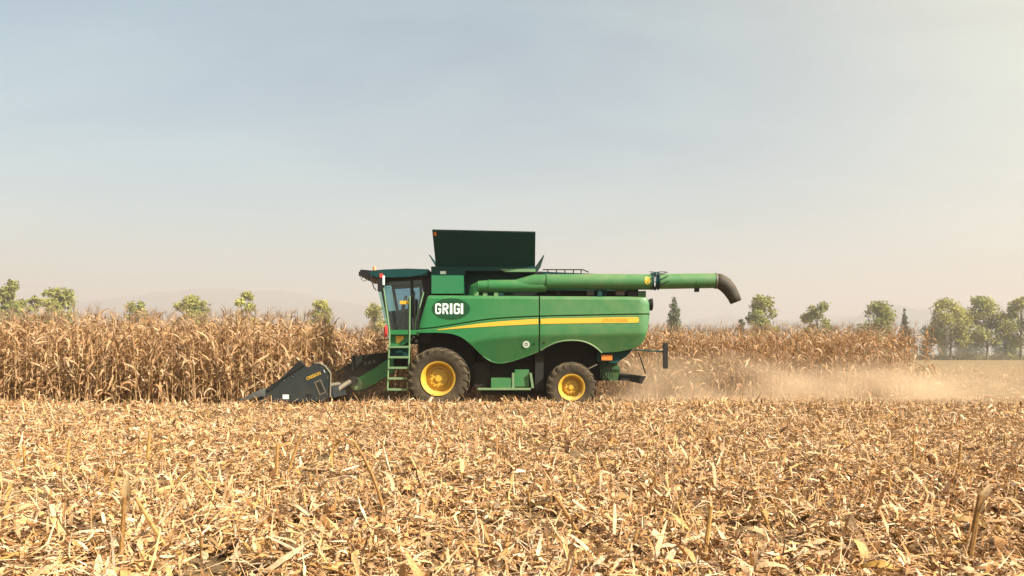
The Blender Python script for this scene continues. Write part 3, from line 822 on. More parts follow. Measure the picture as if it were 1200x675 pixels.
# rolled lip of the rear wheel arch
pts = [wpt(x, spline(x, BOT2)+.3, .012) for x in np.linspace(634, 705.8, 30)]
MB().tube(pts, .022, n=8).build('arch_lip', M['pale_green'], rear_panel)
pts = [wpt(x, spline(x, BOT)-.1, .004) for x in np.linspace(566, 631, 26)]
MB().tube(pts, .012, n=6).build('panel_lip', M['green'], front_panel)

# body core between the shrouds
Yn, Yf = 22.62, 2*YC-22.62
body = MB().prism(pl([(505, 346), (632, 346), (757, 352), (756, 395), (738, 406), (640, 392), (560, 392), (505, 386)], Yn), Yn, Yf).build('body_core', M['black_steel'], comb, smooth=False)
MB().prism(pl([(556, 392), (634, 392), (634, 455), (628, 462), (565, 462), (556, 440)], 23.0), 23.0, 2*YC-23.0).build('chassis', M['black_steel'], comb, smooth=False, bevel=.02)
# rear cover
ry = []
n = 14
vs = []
for i, py in enumerate(np.linspace(350, 408, 12)):
    xe = interp(py, [(350, 761.4), (368, 761.5), (385, 759), (400, 754), (408, 745)])
    for j in range(n+1):
        t = j/n; yy = surf(xe, py)+.01; yv = yy+(2*YC-2*yy)*t
        vs.append((X(xe)+.14*math.sin(math.pi*t)**.5, yv, Z(py)))
MB().add(vs, [(i*(n+1)+j, i*(n+1)+j+1, (i+1)*(n+1)+j+1, (i+1)*(n+1)+j) for i in range(11) for j in range(n)]).build('rear_cover', M['green'], comb)
MB().box(X(598, 23.2), X(636, 23.2), 23.2, 2*YC-23.2, Z(348, 23.2), Z(319, 23.2)).build('tank_sump', M['black_steel'], comb, smooth=False)
MB().prism(pl([(632, 340), (752, 341), (757, 352), (632, 347)], 22.75), 22.75, 2*YC-22.75).build('engine_deck', M['black_steel'], comb, smooth=False)
deck = MB().prism(pl([(630, 318), (700, 321), (738, 330), (738, 342), (630, 342)], 23.6), 23.6, 25.6).build('engine_cover', M['green_dark_shaded'], comb, smooth=False, bevel=.04)
for px in (642, 652, 662, 672, 681):      # low rail on the engine deck
    MB().tube([(X(px, 23.0), 23.0, Z(326, 23.0)), (X(px, 23.0), 23.0, Z(315.5, 23.0))], .018, n=6).build('rail_post', M['black_steel'], comb)
MB().tube([(X(636, 23.0), 23.0, Z(316, 23.0)), (X(683, 23.0), 23.0, Z(316, 23.0)), (X(690, 23.0), 23.0, Z(319, 23.0))], .02, n=6).build('handrail', M['black_steel'], comb)
for px, wd, h0, h1, mm in ((652, 5, 341, 346, 'black'), (688, 8, 340.5, 346, 'steel'), (705, 6, 340, 346.5, 'green_dark_shaded'), (722, 10, 338.5, 346, 'steel'), (736, 12, 339, 347.5, 'black'), (748, 9, 341, 348, 'green')):
    MB().box(X(px, 22.5), X(px+wd, 22.5), 22.5, 22.9, Z(h1, 22.5), Z(h0, 22.5)).build('deck_fitting', M[mm], comb, bevel=.02)
MB().lathe([(-.02, 0), (-.02, .13), (.1, .19), (.14, .19), (.14, 0)], (X(760, 22.3), 22.45, Z(356.5, 22.3)), n=20, axis='x').build('tail_lamp', M['black'], comb)

# grain tank
T0, T1 = 22.55, 2*YC-22.55
tank = MB().prism(pl([(505.5, 313.5), (627.5, 313.5), (627.5, 318.5), (600, 330), (600, 347), (505.5, 347)], 23.05), 23.05, 2*YC-23.05).build('grain_tank', M['green_dark_shaded'], comb, smooth=False)  # dark colour carries the shade of the recess under the rim
MB().prism(pl([(505.2, 312.2), (627.8, 312.4), (627.8, 317.4), (545, 317.4), (545, 323), (505.2, 323)], T0), T0, T1).build('tank_rim', M['green_dark_shaded'], comb, smooth=False, bevel=.015)
MB().prism(pl([(586, 315.2), (627.6, 315), (627.6, 318.6), (592, 318.6)], T0-.02), T0-.02, T0+.2).build('sunlit_rim_strip', M['pale_green'], comb, smooth=False)  # paler green paints in the sunlit stretch of the rim
MB().prism(pl([(505.6, 322.8), (543.2, 322.8), (543.2, 344), (505.6, 344)], 22.45), 22.45, 23.1).build('tank_side_panel', M['green_clean'], comb, bevel=.02)
MB().box(X(515.8, T0), X(522.6, T0), T0-.006, T0+.02, Z(321.2, T0), Z(317.8, T0)).build('label_plate', M['white'], comb, smooth=False)
# the four opened flaps of the tank
Yl = 22.62; lean = .80; yt = Yl-lean
def slab(c4, th, name, m):
    a = [Vector(p) for p in c4]; nrm = (a[1]-a[0]).cross(a[3]-a[0]).normalized()*th
    b_ = [p+nrm for p in a]
    return MB().add(a+b_, [(0, 3, 2, 1), (4, 5, 6, 7), (0, 1, 5, 4), (1, 2, 6, 5), (2, 3, 7, 6), (3, 0, 4, 7)]).build(name, m, comb, smooth=False, bevel=.008)
zb, zt = Z(312.6, Yl), Z(270.5, yt)
lid = slab([(X(511, Yl), Yl, zb), (X(627, Yl), Yl, zb), (X(627.5, yt), yt, Z(272, yt)), (X(506.6, yt), yt, Z(269.4, yt))], .035, 'tank_lid', M['green_dark_shaded'])
MB().tube([(X(506.6, yt), yt-.01, Z(269.4, yt)), (X(627.5, yt), yt-.01, Z(272, yt))], .016, n=6).build('lid_edge', M['black'], lid)
MB().add([(X(507.6, yt), yt-.016, Z(270.6, yt)), (X(511.2, yt), yt-.016, Z(270.8, yt)), (X(511.2, yt), yt+.075, Z(276.6, yt+.1)), (X(508.2, yt), yt+.075, Z(276.4, yt+.1))], [(0, 1, 2, 3)]).build('lid_reflector', M['orange'], lid, smooth=False)
for px in (536, 566, 596):                          # pressed folds in the lid
    MB().tube([(X(px+.6, Yl), Yl-.012, zb+.05), (X(px, yt), yt-.012, Z(272.5, yt))], .014, n=6).build('lid_rib', M['green_dark_shaded'], lid)
Yl2, yt2 = 2*YC-Yl, 2*YC-yt
slab([(X(627, Yl), Yl2, zb), (X(511, Yl), Yl2, zb), (X(511, Yl), yt2, Z(270, yt)), (X(627, Yl), yt2, Z(272, yt))], .035, 'tank_lid', M['green_dark_shaded'])
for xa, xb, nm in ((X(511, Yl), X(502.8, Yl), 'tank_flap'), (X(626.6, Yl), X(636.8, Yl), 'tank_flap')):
    slab([(xa, Yl+.1, zb-.02), (xa, Yl2-.1, zb-.02), (xb, Yl2+.05, zb+.36), (xb, Yl-.05, zb+.36)], .03, nm, M['green_dark_shaded'])

# unloading auger
Ya = 22.35
def ax_(px): return X(px, Ya)
za = Z(335.6, Ya); zb2 = Z(330.3, Ya)
aug = MB().tube([(ax_(560), Ya, za), (ax_(575), Ya, za), (ax_(625), Ya, za+.01), (ax_(640), Ya, za+.02)], [.17, .20, .20, .20], n=28).build('auger_tube', M['green'], comb)
MB().tube([(ax_(606), Ya+.03, za+.02), (ax_(626), Ya+.02, zb2-.01), (ax_(700), Ya, zb2), (ax_(764.5), Ya, zb2-.005)], [.20, .240, .245, .240], n=32).build('auger_tube', M['green'], comb)
MB().tube([(ax_(772), Ya, zb2+.01), (ax_(838.5), Ya, zb2+.035)], [.235, .228], n=32).build('auger_outlet_tube', M['green'], comb)
for px, r_ in ((641, .252), (764, .262), (767.5, .275), (771.2, .262), (573.5, .212), (815, .236)):
    MB().lathe([(-.02, r_-.06), (-.02, r_), (.02, r_), (.02, r_-.06)], (ax_(px), Ya, za if px < 600 else zb2+(.012 if px > 760 else 0)), n=32, axis='x').build('auger_flange', M['green'] if px < 760 or px > 800 else M['green_dark_shaded'], comb)
MB().tube([(ax_(563), Ya, za), (ax_(557.5), Ya+.05, za-.06), (ax_(556), Ya+.12, za-.3)], [.175, .19, .2], n=24).build('auger_elbow', M['green'], comb)
vs = [(ax_(757)+.085*math.cos(a), 0, zb2+.02+.12*math.sin(a)) for a in np.linspace(0, 2*math.pi, 25)[:-1]]
vs = [(x, Ya-math.sqrt(.246**2-(z-zb2)**2), z) for x, _, z in vs]
MB().add([(ax_(757), Ya-.2455, zb2+.02)]+vs, [(0, 1+k, 1+(k+1) % 24) for k in range(24)]).build('round_marker', M['yellow_flat'], comb)
for k in range(5):                                  # hoses and clamps around the folding joint
    a0 = -1.2+.75*k; q = []
    for i in range(7):
        t = i/6; a = a0+1.1*t
        q.append((ax_(761+3.4*i), Ya-(.27+.02*math.sin(i*2.2+k))*math.cos(a*.8), zb2+.02+.29*math.sin(a*.8)))
    MB().tube(q, .014, n=6).build('hydraulic_hose', M['green_dark_shaded'] if k % 2 else M['black'], comb)
MB().box(ax_(814), ax_(819), Ya-.06, Ya+.06, Z(342, Ya), Z(337.5, Ya)).build('auger_rest', M['black_steel'], comb, bevel=.015)
pts = [(838, 329), (843, 329.5), (849, 333), (855, 339.5), (860, 348), (862.4, 354)]
MB().tube([(ax_(a), Ya, Z(b_, Ya)) for a, b_ in pts], [.232, .236, .232, .215, .190, .175], n=28, cap=False).build('auger_spout', M['spout'], comb).modifiers.new('wall', 'SOLIDIFY').thickness = .02
MB().lathe([(-.02, .215), (-.02, .245), (.025, .245), (.025, .215)], (ax_(838.5), Ya, Z(329.2, Ya)), n=28, axis='x').build('spout_clamp', M['steel'], comb)
for px in (585, 700):
    MB().box(ax_(px), ax_(px+5), Ya-.1, Ya+.3, Z(350, Ya), za-.18 if px < 600 else zb2-.22).build('auger_cradle', M['green_dark_shaded'], comb, bevel=.015)
for px, py in ((556, 345), (566, 345.5), (579, 345.4)):
    MB().box(ax_(px), ax_(px+5), 22.25, 22.5, Z(py+2, Ya), Z(py-2.6, Ya)).build('elbow_bolt_block', M['pale_green'], comb, bevel=.02)

# cab
C0, C1 = 22.95, 2*YC-22.95
def cx(px): return X(px, C0)
def cz(py): return Z(py, C0)
roof = MB().prism([(cx(a), cz(b_)) for a, b_ in [(434, 321), (437, 318), (452, 316.6), (478, 315.6), (503, 316.4), (503, 324), (484, 325), (462, 326), (441, 325.5)]], C0-.22, C1+.22).build('cab_roof', M['green_dark_shaded'], comb, bevel=.03)
visor = MB().prism([(cx(a), cz(b_)) for a, b_ in [(422.5, 319.5), (424.5, 316.6), (437, 317.8), (440, 325.6), (431, 326), (423.5, 323)]], C0-.2, C1+.2).build('light_visor', M['black'], comb, bevel=.02)
for k in range(6):
    yy = C0-.05+k*(C1-C0+.1)/5
    MB().lathe([(-.05, .0), (-.05, .075), (.06, .085), (.06, 0)], (cx(423), yy, cz(321)), n=16, axis='x').build('work_lamp', M['steel'], visor)
MB().lathe([(0, .06), (.03, .065), (.05, .055), (.11, .055), (.15, .035), (.16, 0)], (cx(438.5), C0+.05, cz(317.5)), n=16, axis='z').build('beacon', M['orange'], comb)
MB().lathe([(0, .0), (0, .045), (.05, .05), (.05, 0)], (cx(439), C0+.35, cz(316.8)), n=12, axis='z').build('antenna_base', M['black'], comb)
MB().tube([(cx(424), C0-.24, cz(324)), (cx(426), C0-.27, cz(329)), (cx(430), C0-.28, cz(330.5)), (cx(434.5), C0-.26, cz(327))], .010, n=6).build('cable', M['black'], comb)
MB().prism([(cx(a), cz(b_)) for a, b_ in [(493.5, 322), (505, 322), (505, 389), (489, 389), (496, 345)]], C0, C1).build('cab_rear_wall', M['black'], comb, smooth=False)
MB().prism([(cx(a), cz(b_)) for a, b_ in [(456, 389), (505, 389), (505, 402), (462, 402)]], C0, C1).build('cab_floor', M['black'], comb, smooth=False)
for yy in (C0, C1):
    fr = MB().tube([(cx(446), yy, cz(325)), (cx(449.5), yy, cz(345)), (cx(455), yy, cz(372)), (cx(459), yy, cz(391))], .055, n=8).build('front_pillar', M['black'], comb)
    MB().tube([(cx(482.5), yy, cz(324)), (cx(483), yy, cz(360)), (cx(483.5), yy, cz(390))], .05, n=8).build('door_pillar', M['black'], comb)
    MB().prism([(cx(a), cz(b_)) for a, b_ in [(448, 325), (494, 324), (494, 328), (470, 329.5), (449, 331)]], yy-.02, yy+.02).build('door_top_rail', M['black'], comb, smooth=False)
    MB().add([(cx(a), yy+.005, cz(b_)) for a, b_ in [(447, 327), (482, 326), (483, 389), (458.5, 389)]], [(0, 1, 2, 3)]).build('door_glass', M['glass'], comb, smooth=False)
    MB().add([(cx(a), yy+.005, cz(b_)) for a, b_ in [(483, 326), (495, 325), (495, 345), (490, 388), (484, 388)]], [(0, 1, 2, 3, 4)]).build('rear_side_glass', M['glass'], comb, smooth=False)
    MB().prism([(cx(a), cz(b_)) for a, b_ in [(455, 365), (483, 361), (483, 389), (459, 389)]], yy+.01, yy+.04).build('door_dark_reflection', M['black'], comb, smooth=False)  # black panel added for the dark reflection in the lower door glass
n = 12; vs = []
for i, (px, py) in enumerate([(445, 326), (446.5, 338), (450, 355), (454, 374), (458.5, 391)]):
    for j in range(n+1):
        t = j/n; vs.append((cx(px)-.24*math.sin(math.pi*t)**.6, C0+(C1-C0)*t, cz(py)))
MB().add(vs, [(i*(n+1)+j, i*(n+1)+j+1, (i+1)*(n+1)+j+1, (i+1)*(n+1)+j) for i in range(4) for j in range(n)]).build('windscreen', M['windshield'], comb)
MB().box(cx(468.5), cx(480.5), C0-.012, C0-.004, cz(356.5), cz(352.4)).build('door_sticker', M['yellow_flat'], comb, smooth=False)
# inside the cab
MB().prism([(cx(a), cz(b_)) for a, b_ in [(472, 364), (485, 364), (489, 340), (494, 340), (493, 372), (472, 372)]], YC-.28, YC+.28).build('operator_seat', M['seat'], comb, bevel=.05)
MB().tube([(cx(462), YC, cz(388)), (cx(467), YC, cz(352))], .06, n=10).build('steering_column', M['black'], comb)
a_ = [(cx(468)+.05*math.cos(t), YC+.21*math.sin(t), cz(350.5)+.19*math.cos(t)) for t in np.linspace(0, 2*math.pi, 25)]
MB().tube(a_, .02, n=6, cap=False).build('steering_wheel', M['black'], comb)
MB().box(cx(470), cx(482), YC+.35, YC+.65, cz(372), cz(346)).build('control_console', M['black'], comb, bevel=.04)
MB().box(cx(474), cx(478), YC+.25, YC+.6, cz(346), cz(336)).build('monitor', M['black'], comb, bevel=.02)
# mirror, marker lamp
MB().tube([(cx(437), 22.62, cz(323)), (cx(438.5), 22.55, cz(331)), (cx(441.5), 22.5, cz(339)), (cx(444), 22.5, cz(341.5))], .016, n=6).build('mirror_arm', M['black'], comb)
MB().box(X(443, 22.5), X(447.6, 22.5), 22.42, 22.62, Z(341.5, 22.5), Z(326.5, 22.5)).build('mirror', M['black'], comb, bevel=.03)
MB().box(X(445.2, 22.5), X(448.4, 22.5), 22.45, 22.58, Z(325.6, 22.5), Z(320.6, 22.5)).build('marker_lamp', M['red'], comb, bevel=.015)
MB().box(X(448.6, 22.5), X(450.8, 22.5), 22.46, 22.52, Z(334, 22.5), Z(323, 22.5)).build('marker_strip', M['white'], comb, smooth=False)

# ladder, platform and handrails
Yp = 22.2
def lx(px): return X(px, Yp)
def lz(py): return Z(py, Yp)
MB().box(lx(457.5), lx(491), Yp, 22.95, lz(392), lz(386.6)).build('platform', M['green'], comb, bevel=.012)
MB().tube([(lx(450.5), Yp, lz(344)), (lx(456.5), Yp, lz(390)), (lx(454), Yp, lz(457.5))], .026, n=8).build('ladder_rail', M['pale_green'], comb)
MB().tube([(lx(480.2), Yp, lz(347)), (lx(479.9), Yp, lz(391)), (lx(478.3), Yp, lz(458.5))], .026, n=8).build('ladder_rail', M['pale_green'], comb)
MB().tube([(lx(494.6), 22.6, lz(341)), (lx(486), 22.45, lz(376)), (lx(485.3), 22.4, lz(389))], .022, n=8).build('handrail', M['pale_green'], comb)
MB().tube([(lx(447.5), 22.5, lz(337)), (lx(452, ), 22.42, lz(362)), (lx(455.5), 22.4, lz(389))], .020, n=8).build('handrail', M['pale_green'], comb)
for py in (406.3, 418.4, 430.8, 443.3, 456.2):
    xl = 455.2-(py-406)*.022; xr = 480-(py-406)*.03
    MB().box(lx(xl), lx(xr), Yp-.05, Yp+.17, lz(py+1.4), lz(py-1.0)).build('step', M['pale_green'], comb, bevel=.006)
MB().prism(pl([(458, 392.5), (480, 392.5), (478.5, 420), (457, 420)], 22.5), 22.5, 22.56).build('ladder_back_plate', M['green_dark_shaded'], comb, smooth=False)
MB().add([(X(a, 22.3), 22.36, Z(b_, 22.3)) for a, b_ in [(463.4, 393.4), (473, 393.4), (472.4, 397.5), (466.5, 402.2), (463.6, 401.5)]], [(0, 1, 2, 3, 4)]).build('warning_sticker', M['yellow_flat'], comb, smooth=False)
MB().prism(pl([(457.8, 392.6), (480.4, 392.6), (480.2, 400), (470, 405), (457.6, 405)], 22.37), 22.37, 22.45).build('platform_skirt', M['green'], comb, smooth=False)
MB().lathe([(0, 0), (0, .055), (.30, .06), (.34, .03), (.38, .03), (.38, 0)], (X(452, 22.35), 22.35, Z(395, 22.35)), n=14, axis='z').build('fire_extinguisher', M['red'], comb)
MB().tube([(X(440.5, 22.5), 22.5, Z(399, 22.5)), (X(455, 22.5), 22.5, Z(398, 22.5))], .02, n=6).build('bracket_bar', M['black_steel'], comb)
for px, py, r_ in ((485, 395, .045), (488, 399.5, .04), (487.4, 405, .035), (482.5, 398, .03), (490, 393, .03)):
    MB().lathe([(-.05, 0), (-.05, r_), (.05, r_), (.05, 0)], (X(px, 22.4), 22.4, Z(py, 22.4)), n=12).build('hydraulic_coupling', M['steel'], comb)

# wheels
def wheel(c, Rt, Wt, Rr_, nl, near, nm='wheel'):
    w = empty(nm, (0, 0, 0), comb); w.matrix_parent_inverse = Matrix.Translation(-Vector(comb.location))
    sgn = 1 if near else -1
    h = Wt/2
    prof = [(-h*.80, Rr_), (-h*.98, Rr_+(Rt-Rr_)*.30), (-h*1.0, Rr_+(Rt-Rr_)*.55), (-h*.93, Rr_+(Rt-Rr_)*.78), (-h*.78, Rt-.055), (-h*.4, Rt-.04), (0, Rt-.035),
            (h*.4, Rt-.04), (h*.78, Rt-.055), (h*.93, Rr_+(Rt-Rr_)*.78), (h*1.0, Rr_+(Rt-Rr_)*.55), (h*.98, Rr_+(Rt-Rr_)*.30), (h*.80, Rr_)]
    mb = MB().lathe(prof, c, n=72)
    for side in (-1, 1):                      # angled tread lugs
        for i in range(nl):
            a0 = 2*math.pi*(i+(.5 if side > 0 else 0))/nl
            vs = []; st = [(0.02, -.02, Rt), (.45, .10, Rt), (.80, .20, Rt-.012), (.97, .245, Rt-.075), (1.02, .265, Rt-.15)]
            for q, da, rr_ in st:
                for dw in (-.052, .052):
                    for dr in (-.075, 0):
                        a = a0+da*.95/Rt+dw*(.8 if dr == 0 else 1.)/Rt; r_ = rr_+dr
                        vs.append((c[0]+r_*math.cos(a), c[1]+side*h*q*(1.015 if dr == 0 else .97), c[2]+r_*math.sin(a)))
            fs = []
            for k in range(4):
                b_ = 4*k
                fs += [(b_+1, b_+3, b_+7, b_+5), (b_, b_+1, b_+5, b_+4), (b_+3, b_+2, b_+6, b_+7), (b_+2, b_, b_+4, b_+6)]
            fs += [(0, 2, 3, 1), (16, 17, 19, 18)]
            mb.add(vs, fs)
    mb.build('tyre', M['rubber'], w, angle=30)
    f = -sgn                                   # outer side direction along y
    pr = [(f*h*.80, Rr_+.005), (f*h*.92, Rr_+.03), (f*h*.95, Rr_+.025), (f*h*.90, Rr_-.02), (f*h*.74, Rr_-.05), (f*h*.40, Rr_-.07), (f*h*.18, Rr_-.10), (f*h*.10, Rr_*.80), (f*h*.12, Rr_*.62), (f*h*.30, Rr_*.55), (f*h*.32, Rr_*.22), (f*h*.45, Rr_*.20), (f*h*.45, 0.001)]
    rim = MB().lathe(pr, c, n=56).build('rim', M['yellow'], w, angle=28)
    for k in range(10):
        a = 2*math.pi*k/10+.2
        MB().lathe([(0, .028), (f*.05, .026), (f*.05, 0)], (c[0]+Rr_*.43*math.cos(a), c[1]+f*h*.30, c[2]+Rr_*.43*math.sin(a)), n=6).build('bolt', M['gold'], w, smooth=False)
FW = .72
cF = (PX(514.5, 22.36), 22.0+FW/2, PZ(443.5, 22.2)); RF = .955
cR = (PX(669, 22.38), 22.1+.28, PZ(453.8, 22.2)); RR_ = .775
wheel(cF, RF, FW, .50, 23, True); wheel((cF[0], 2*YC-cF[1], cF[2]), RF, FW, .50, 23, False)
wheel(cR, RR_, .56, .385, 20, True); wheel((cR[0], 2*YC-cR[1], cR[2]), RR_, .56, .385, 20, False)
MB().tube([(cF[0], cF[1]+.1, cF[2]), (cF[0], 2*YC-cF[1]-.1, cF[2])], .22, n=18).build('front_axle', M['black_steel'], comb)
MB().tube([(cR[0], cR[1]+.1, cR[2]), (cR[0], 2*YC-cR[1]-.1, cR[2])], .15, n=18).build('rear_axle', M['green_dark_shaded'], comb)
# front wheel housing (inner side), rear housing
MB().box(X(490, 23.0), X(560, 23.0), 23.0, 23.05, Z(446, 23.0), Z(388, 23.0)).build('wheel_housing', M['black_steel'], comb, smooth=False)
MB().box(X(632, 23.1), X(712, 23.1), 23.1, 23.15, Z(446, 23.1), Z(396, 23.1)).build('wheel_housing', M['black_steel'], comb, smooth=False)
MB().box(X(627, 22.6), X(637, 22.6), 22.55, 23.1, Z(458, 22.6), Z(408, 22.6)).build('frame_post', M['black_steel'], comb, bevel=.015)
# boxes and pipes under the belly
MB().box(X(575.5, 22.4), X(599, 22.4), 22.4, 23.0, Z(455.2, 22.4), Z(443, 22.4)).build('tool_box', M['green'], comb, bevel=.02)
MB().box(X(600, 22.5), X(603, 22.5), 22.45, 22.9, Z(456, 22.5), Z(437, 22.5)).build('support_bar', M['pale_green'], comb, bevel=.01)
MB().box(X(603.4, 22.6), X(620, 22.6), 22.6, 23.1, Z(453, 22.6), Z(433, 22.6)).build('fuel_cover', M['green'], comb, bevel=.02)
MB().prism(pl([(620.5, 437), (623.2, 437), (626, 455), (623, 455)], 22.5), 22.5, 22.9).build('support_bar', M['pale_green'], comb, bevel=.01)
MB().box(X(560, 22.4), X(622, 22.4), 22.36, 22.5, Z(457, 22.4), Z(454.6, 22.4)).build('side_rail', M['pale_green'], comb, bevel=.01)
MB().box(X(556, 22.8), X(574, 22.8), 22.8, 23.2, Z(453, 22.8), Z(425, 22.8)).build('gear_case', M['black_steel'], comb, bevel=.04)
MB().box(X(610, 22.9), X(650, 22.9), 22.9, 25.2, Z(468, 22.9), Z(452, 22.9)).build('belly_pan', M['black_steel'], comb, bevel=.04)
# straw chopper and spreader at the rear
MB().prism(pl([(700, 414), (742, 409), (735, 417), (722, 426), (700, 424)], 22.5), 22.5, 2*YC-22.5).build('chopper_hood', M['green_dark_shaded'], comb, smooth=False, bevel=.02)
MB().prism(pl([(703, 424), (722, 424), (727, 432), (724, 446), (706, 446)], 22.7), 22.7, 2*YC-22.7).build('straw_chopper', M['green'], comb, smooth=False, bevel=.04)
MB().box(X(705, 22.4), X(717.5, 22.4), 22.40, 22.47, Z(422.2, 22.4), Z(415.8, 22.4)).build('rear_reflector', M['orange'], comb, bevel=.008)
MB().prism(pl([(727, 438), (757, 441), (752, 450), (738, 446), (727, 446)], 22.8), 22.8, 2*YC-22.8).build('spreader', M['black_steel'], comb, smooth=False, bevel=.02)
MB().tube([(X(748, 22.7), 22.7, Z(412, 22.7)), (X(756.5, 22.7), 22.7, Z(438, 22.7))], .02, n=6).build('spreader_strut', M['black_steel'], comb)
MB().tube([(X(690, 22.5), 22.5, Z(432, 22.5)), (X(700, 22.5), 22.5, Z(427, 22.5))], .025, n=6).build('steering_rod', M['steel'], comb)
MB().tube([(X(742, 22.3), 22.3, Z(410, 22.3)), (X(778, 22.3), 22.3, Z(412, 22.3))], .024, n=8).build('marker_arm', M['green_dark_shaded'], comb)
MB().box(X(777, 22.3), X(782.5, 22.3), 22.26, 22.36, Z(432, 22.3), Z(402, 22.3)).build('marker_board', M['black'], comb, bevel=.02)
for k in range(6):
    a = random.uniform(0, 6)
    MB().tube([(X(702+k*2.4, 22.6), 22.62+.05*math.sin(a), Z(425, 22.6)), (X(704+k*2.6, 22.6), 22.58, Z(434+random.uniform(-2, 3), 22.6)), (X(703+k*3, 22.6), 22.64, Z(443, 22.6))], .014, n=6).build('hydraulic_hose', M['black'], comb)

# feeder house
F0, F1 = 23.1, 2*YC-23.1
def fp(pts): return [(X(a, F0), Z(b_, F0)) for a, b_ in pts]
MB().prism(fp([(412, 417), (452, 413), (470, 410), (470, 432), (440, 436), (416, 452), (411, 444)]), F0, F1).build('feeder_house', M['black_steel'], comb, smooth=False, bevel=.02)
MB().prism(fp([(419, 443.5), (424.5, 457), (440, 449.5), (462, 436), (462, 416), (442, 430)]), F0-.12, F0-.01).build('feeder_side_plate', M['green'], comb, smooth=False, bevel=.015)
MB().tube([(X(419.5, F0), F0-.2, Z(450, F0)), (X(419.5, F0), F1+.2, Z(450, F0))], .20, n=20).build('feeder_pivot', M['pale_green'], comb)
MB().tube([(X(412, 23.0), 22.95, Z(446, 23.0)), (X(398, 22.2), 22.2, Z(455, 22.2)), (X(389, 21.9), 21.9, Z(461, 21.9))], .075, n=12).build('drive_shaft', M['steel'], comb)
MB().lathe([(-.1, 0), (-.1, .14), (.1, .14), (.1, 0)], (X(415, 23.0), 22.9, Z(446, 23.0)), n=16).build('shaft_guard', M['black'], comb)
for k in range(3):
    MB().box(X(427+k*5, F0), X(430+k*5, F0), F0-.03, F0+.02, Z(428-k*1.2, F0), Z(424-k*1.2, F0)).build('feeder_latch', M['header_grey'], comb, smooth=False)

# corn header: eight rows
H0 = HY0; H1 = HY0+8*ROW
def hx(px): return X(px, H0)
def hz(py): return Z(py, H0)
def hp(pts): return [(hx(a), hz(b_)) for a, b_ in pts]
head = MB().prism(hp([(378, 456), (389, 452), (391, 466), (372, 469), (340, 469), (345, 463), (368, 462)]), H0+.06, H1-.06).build('header_frame', M['header'], comb, smooth=False)
END = [(309, 459.5), (313, 455), (324, 447.5), (340, 439), (356, 428.5), (361, 430), (374, 430.5), (382, 432.5), (387, 439), (386, 464), (380, 470), (298, 471.2), (300, 468.5)]  # dark toe at the lower left added for the shadow under the snout
for yy in (H0, H1-.06):
    ep = MB().prism(hp(END), yy, yy+.06).build('end_panel', M['header'], head, smooth=False, bevel=.012)
    if yy == H0: near_panel = ep
MB().tube([(hx(a), H0-.01, hz(b_)) for a, b_ in [(370, 426), (374, 425.4), (381, 429), (387.6, 437.5), (387, 465)]], .022, n=8).build('edge_frame', M['trim'], head)
MB().prism(hp([(361, 430), (369, 424.5), (381, 427.5), (387, 436), (382, 432.2), (374, 430.3)]), H0+.08, H0+.16).build('edge_shield', M['header'], head, smooth=False)
MB().prism(hp([(324.5, 447.6), (351.4, 422.4), (357.5, 428), (333, 443), (326, 449)]), H0-.05, H0+.12).build('side_roller', M['black'], head, bevel=.03)
MB().prism(hp([(313.4, 456.4), (319, 450), (324, 448.2), (327, 450.2), (317, 458)]), H0-.04, H0+.10).build('side_roller', M['black'], head, bevel=.03)
# snouts between the rows
def snout_mb(y):
    mb = MB(); n = 10; vs = []
    st = [(275.5, 469.6, .014, .014), (285, 466.2, .08, .075), (296, 461.4, .15, .14), (307, 456.8, .19, .19), (311, 456.6, .19, .20)]
    for px, py, hw, hh in st:
        zc = hz(py)
        for k in range(n+1):
            a = math.pi*k/n; vs.append((hx(px), y-hw*math.cos(a), zc-hh*1.0+hh*1.25*math.sin(a)**.8))
    fs = [(i*(n+1)+k, i*(n+1)+k+1, (i+1)*(n+1)+k+1, (i+1)*(n+1)+k) for i in range(4) for k in range(n)]
    fs += [(i*(n+1)+n, i*(n+1), (i+1)*(n+1), (i+1)*(n+1)+n) for i in range(4)] + [tuple(range(n, -1, -1)), tuple(4*(n+1)+k for k in range(n+1))]
    return mb.add(vs, fs)
sn_me = snout_mb(0).mesh('snout', angle=40)
cov_me = MB().prism(hp([(311.5, 463), (345, 455), (362, 453), (374, 459), (374, 464), (312, 468)]), -.14, .14).mesh('row_cover', bevel=.05)
for k in range(9):
    y = H0+.03+k*(H1-H0-.06)/8
    o = mesh_obj('snout', sn_me, M['header_grey'], head); o.location.y = y if k else H0+.10
    if 0 < k < 8:
        o = mesh_obj('row_cover', cov_me, M['header'], head); o.location.y = y
au = MB().tube([(hx(378), H0+.2, hz(456)), (hx(378), H1-.2, hz(456))], .14, n=14).build('cross_auger', M['steel'], head)
MB().box(hx(331.4), hx(338.4), H0-.012, H0+.01, hz(467.6), hz(462.4)).build('white_plate', M['white'], head, smooth=False)
MB().add([(hx(a), H0-.014, hz(b_)) for a, b_ in [(368.2, 447.8), (376.2, 444.4), (382.6, 459.8), (374.4, 463.4), (370, 448.7), (375.3, 446.4), (380.9, 459.2), (375.3, 461.5)]],
         [(0, 1, 5, 4), (1, 2, 6, 5), (2, 3, 7, 6), (3, 0, 4, 7)]).build('window_frame', M['steel'], head, smooth=False)
MB().add([(hx(a), H0-.010, hz(b_)) for a, b_ in [(370, 448.7), (375.3, 446.4), (380.9, 459.2), (375.3, 461.5)]], [(0, 1, 2, 3)]).build('window_pane', M['black_steel'], head, smooth=False)
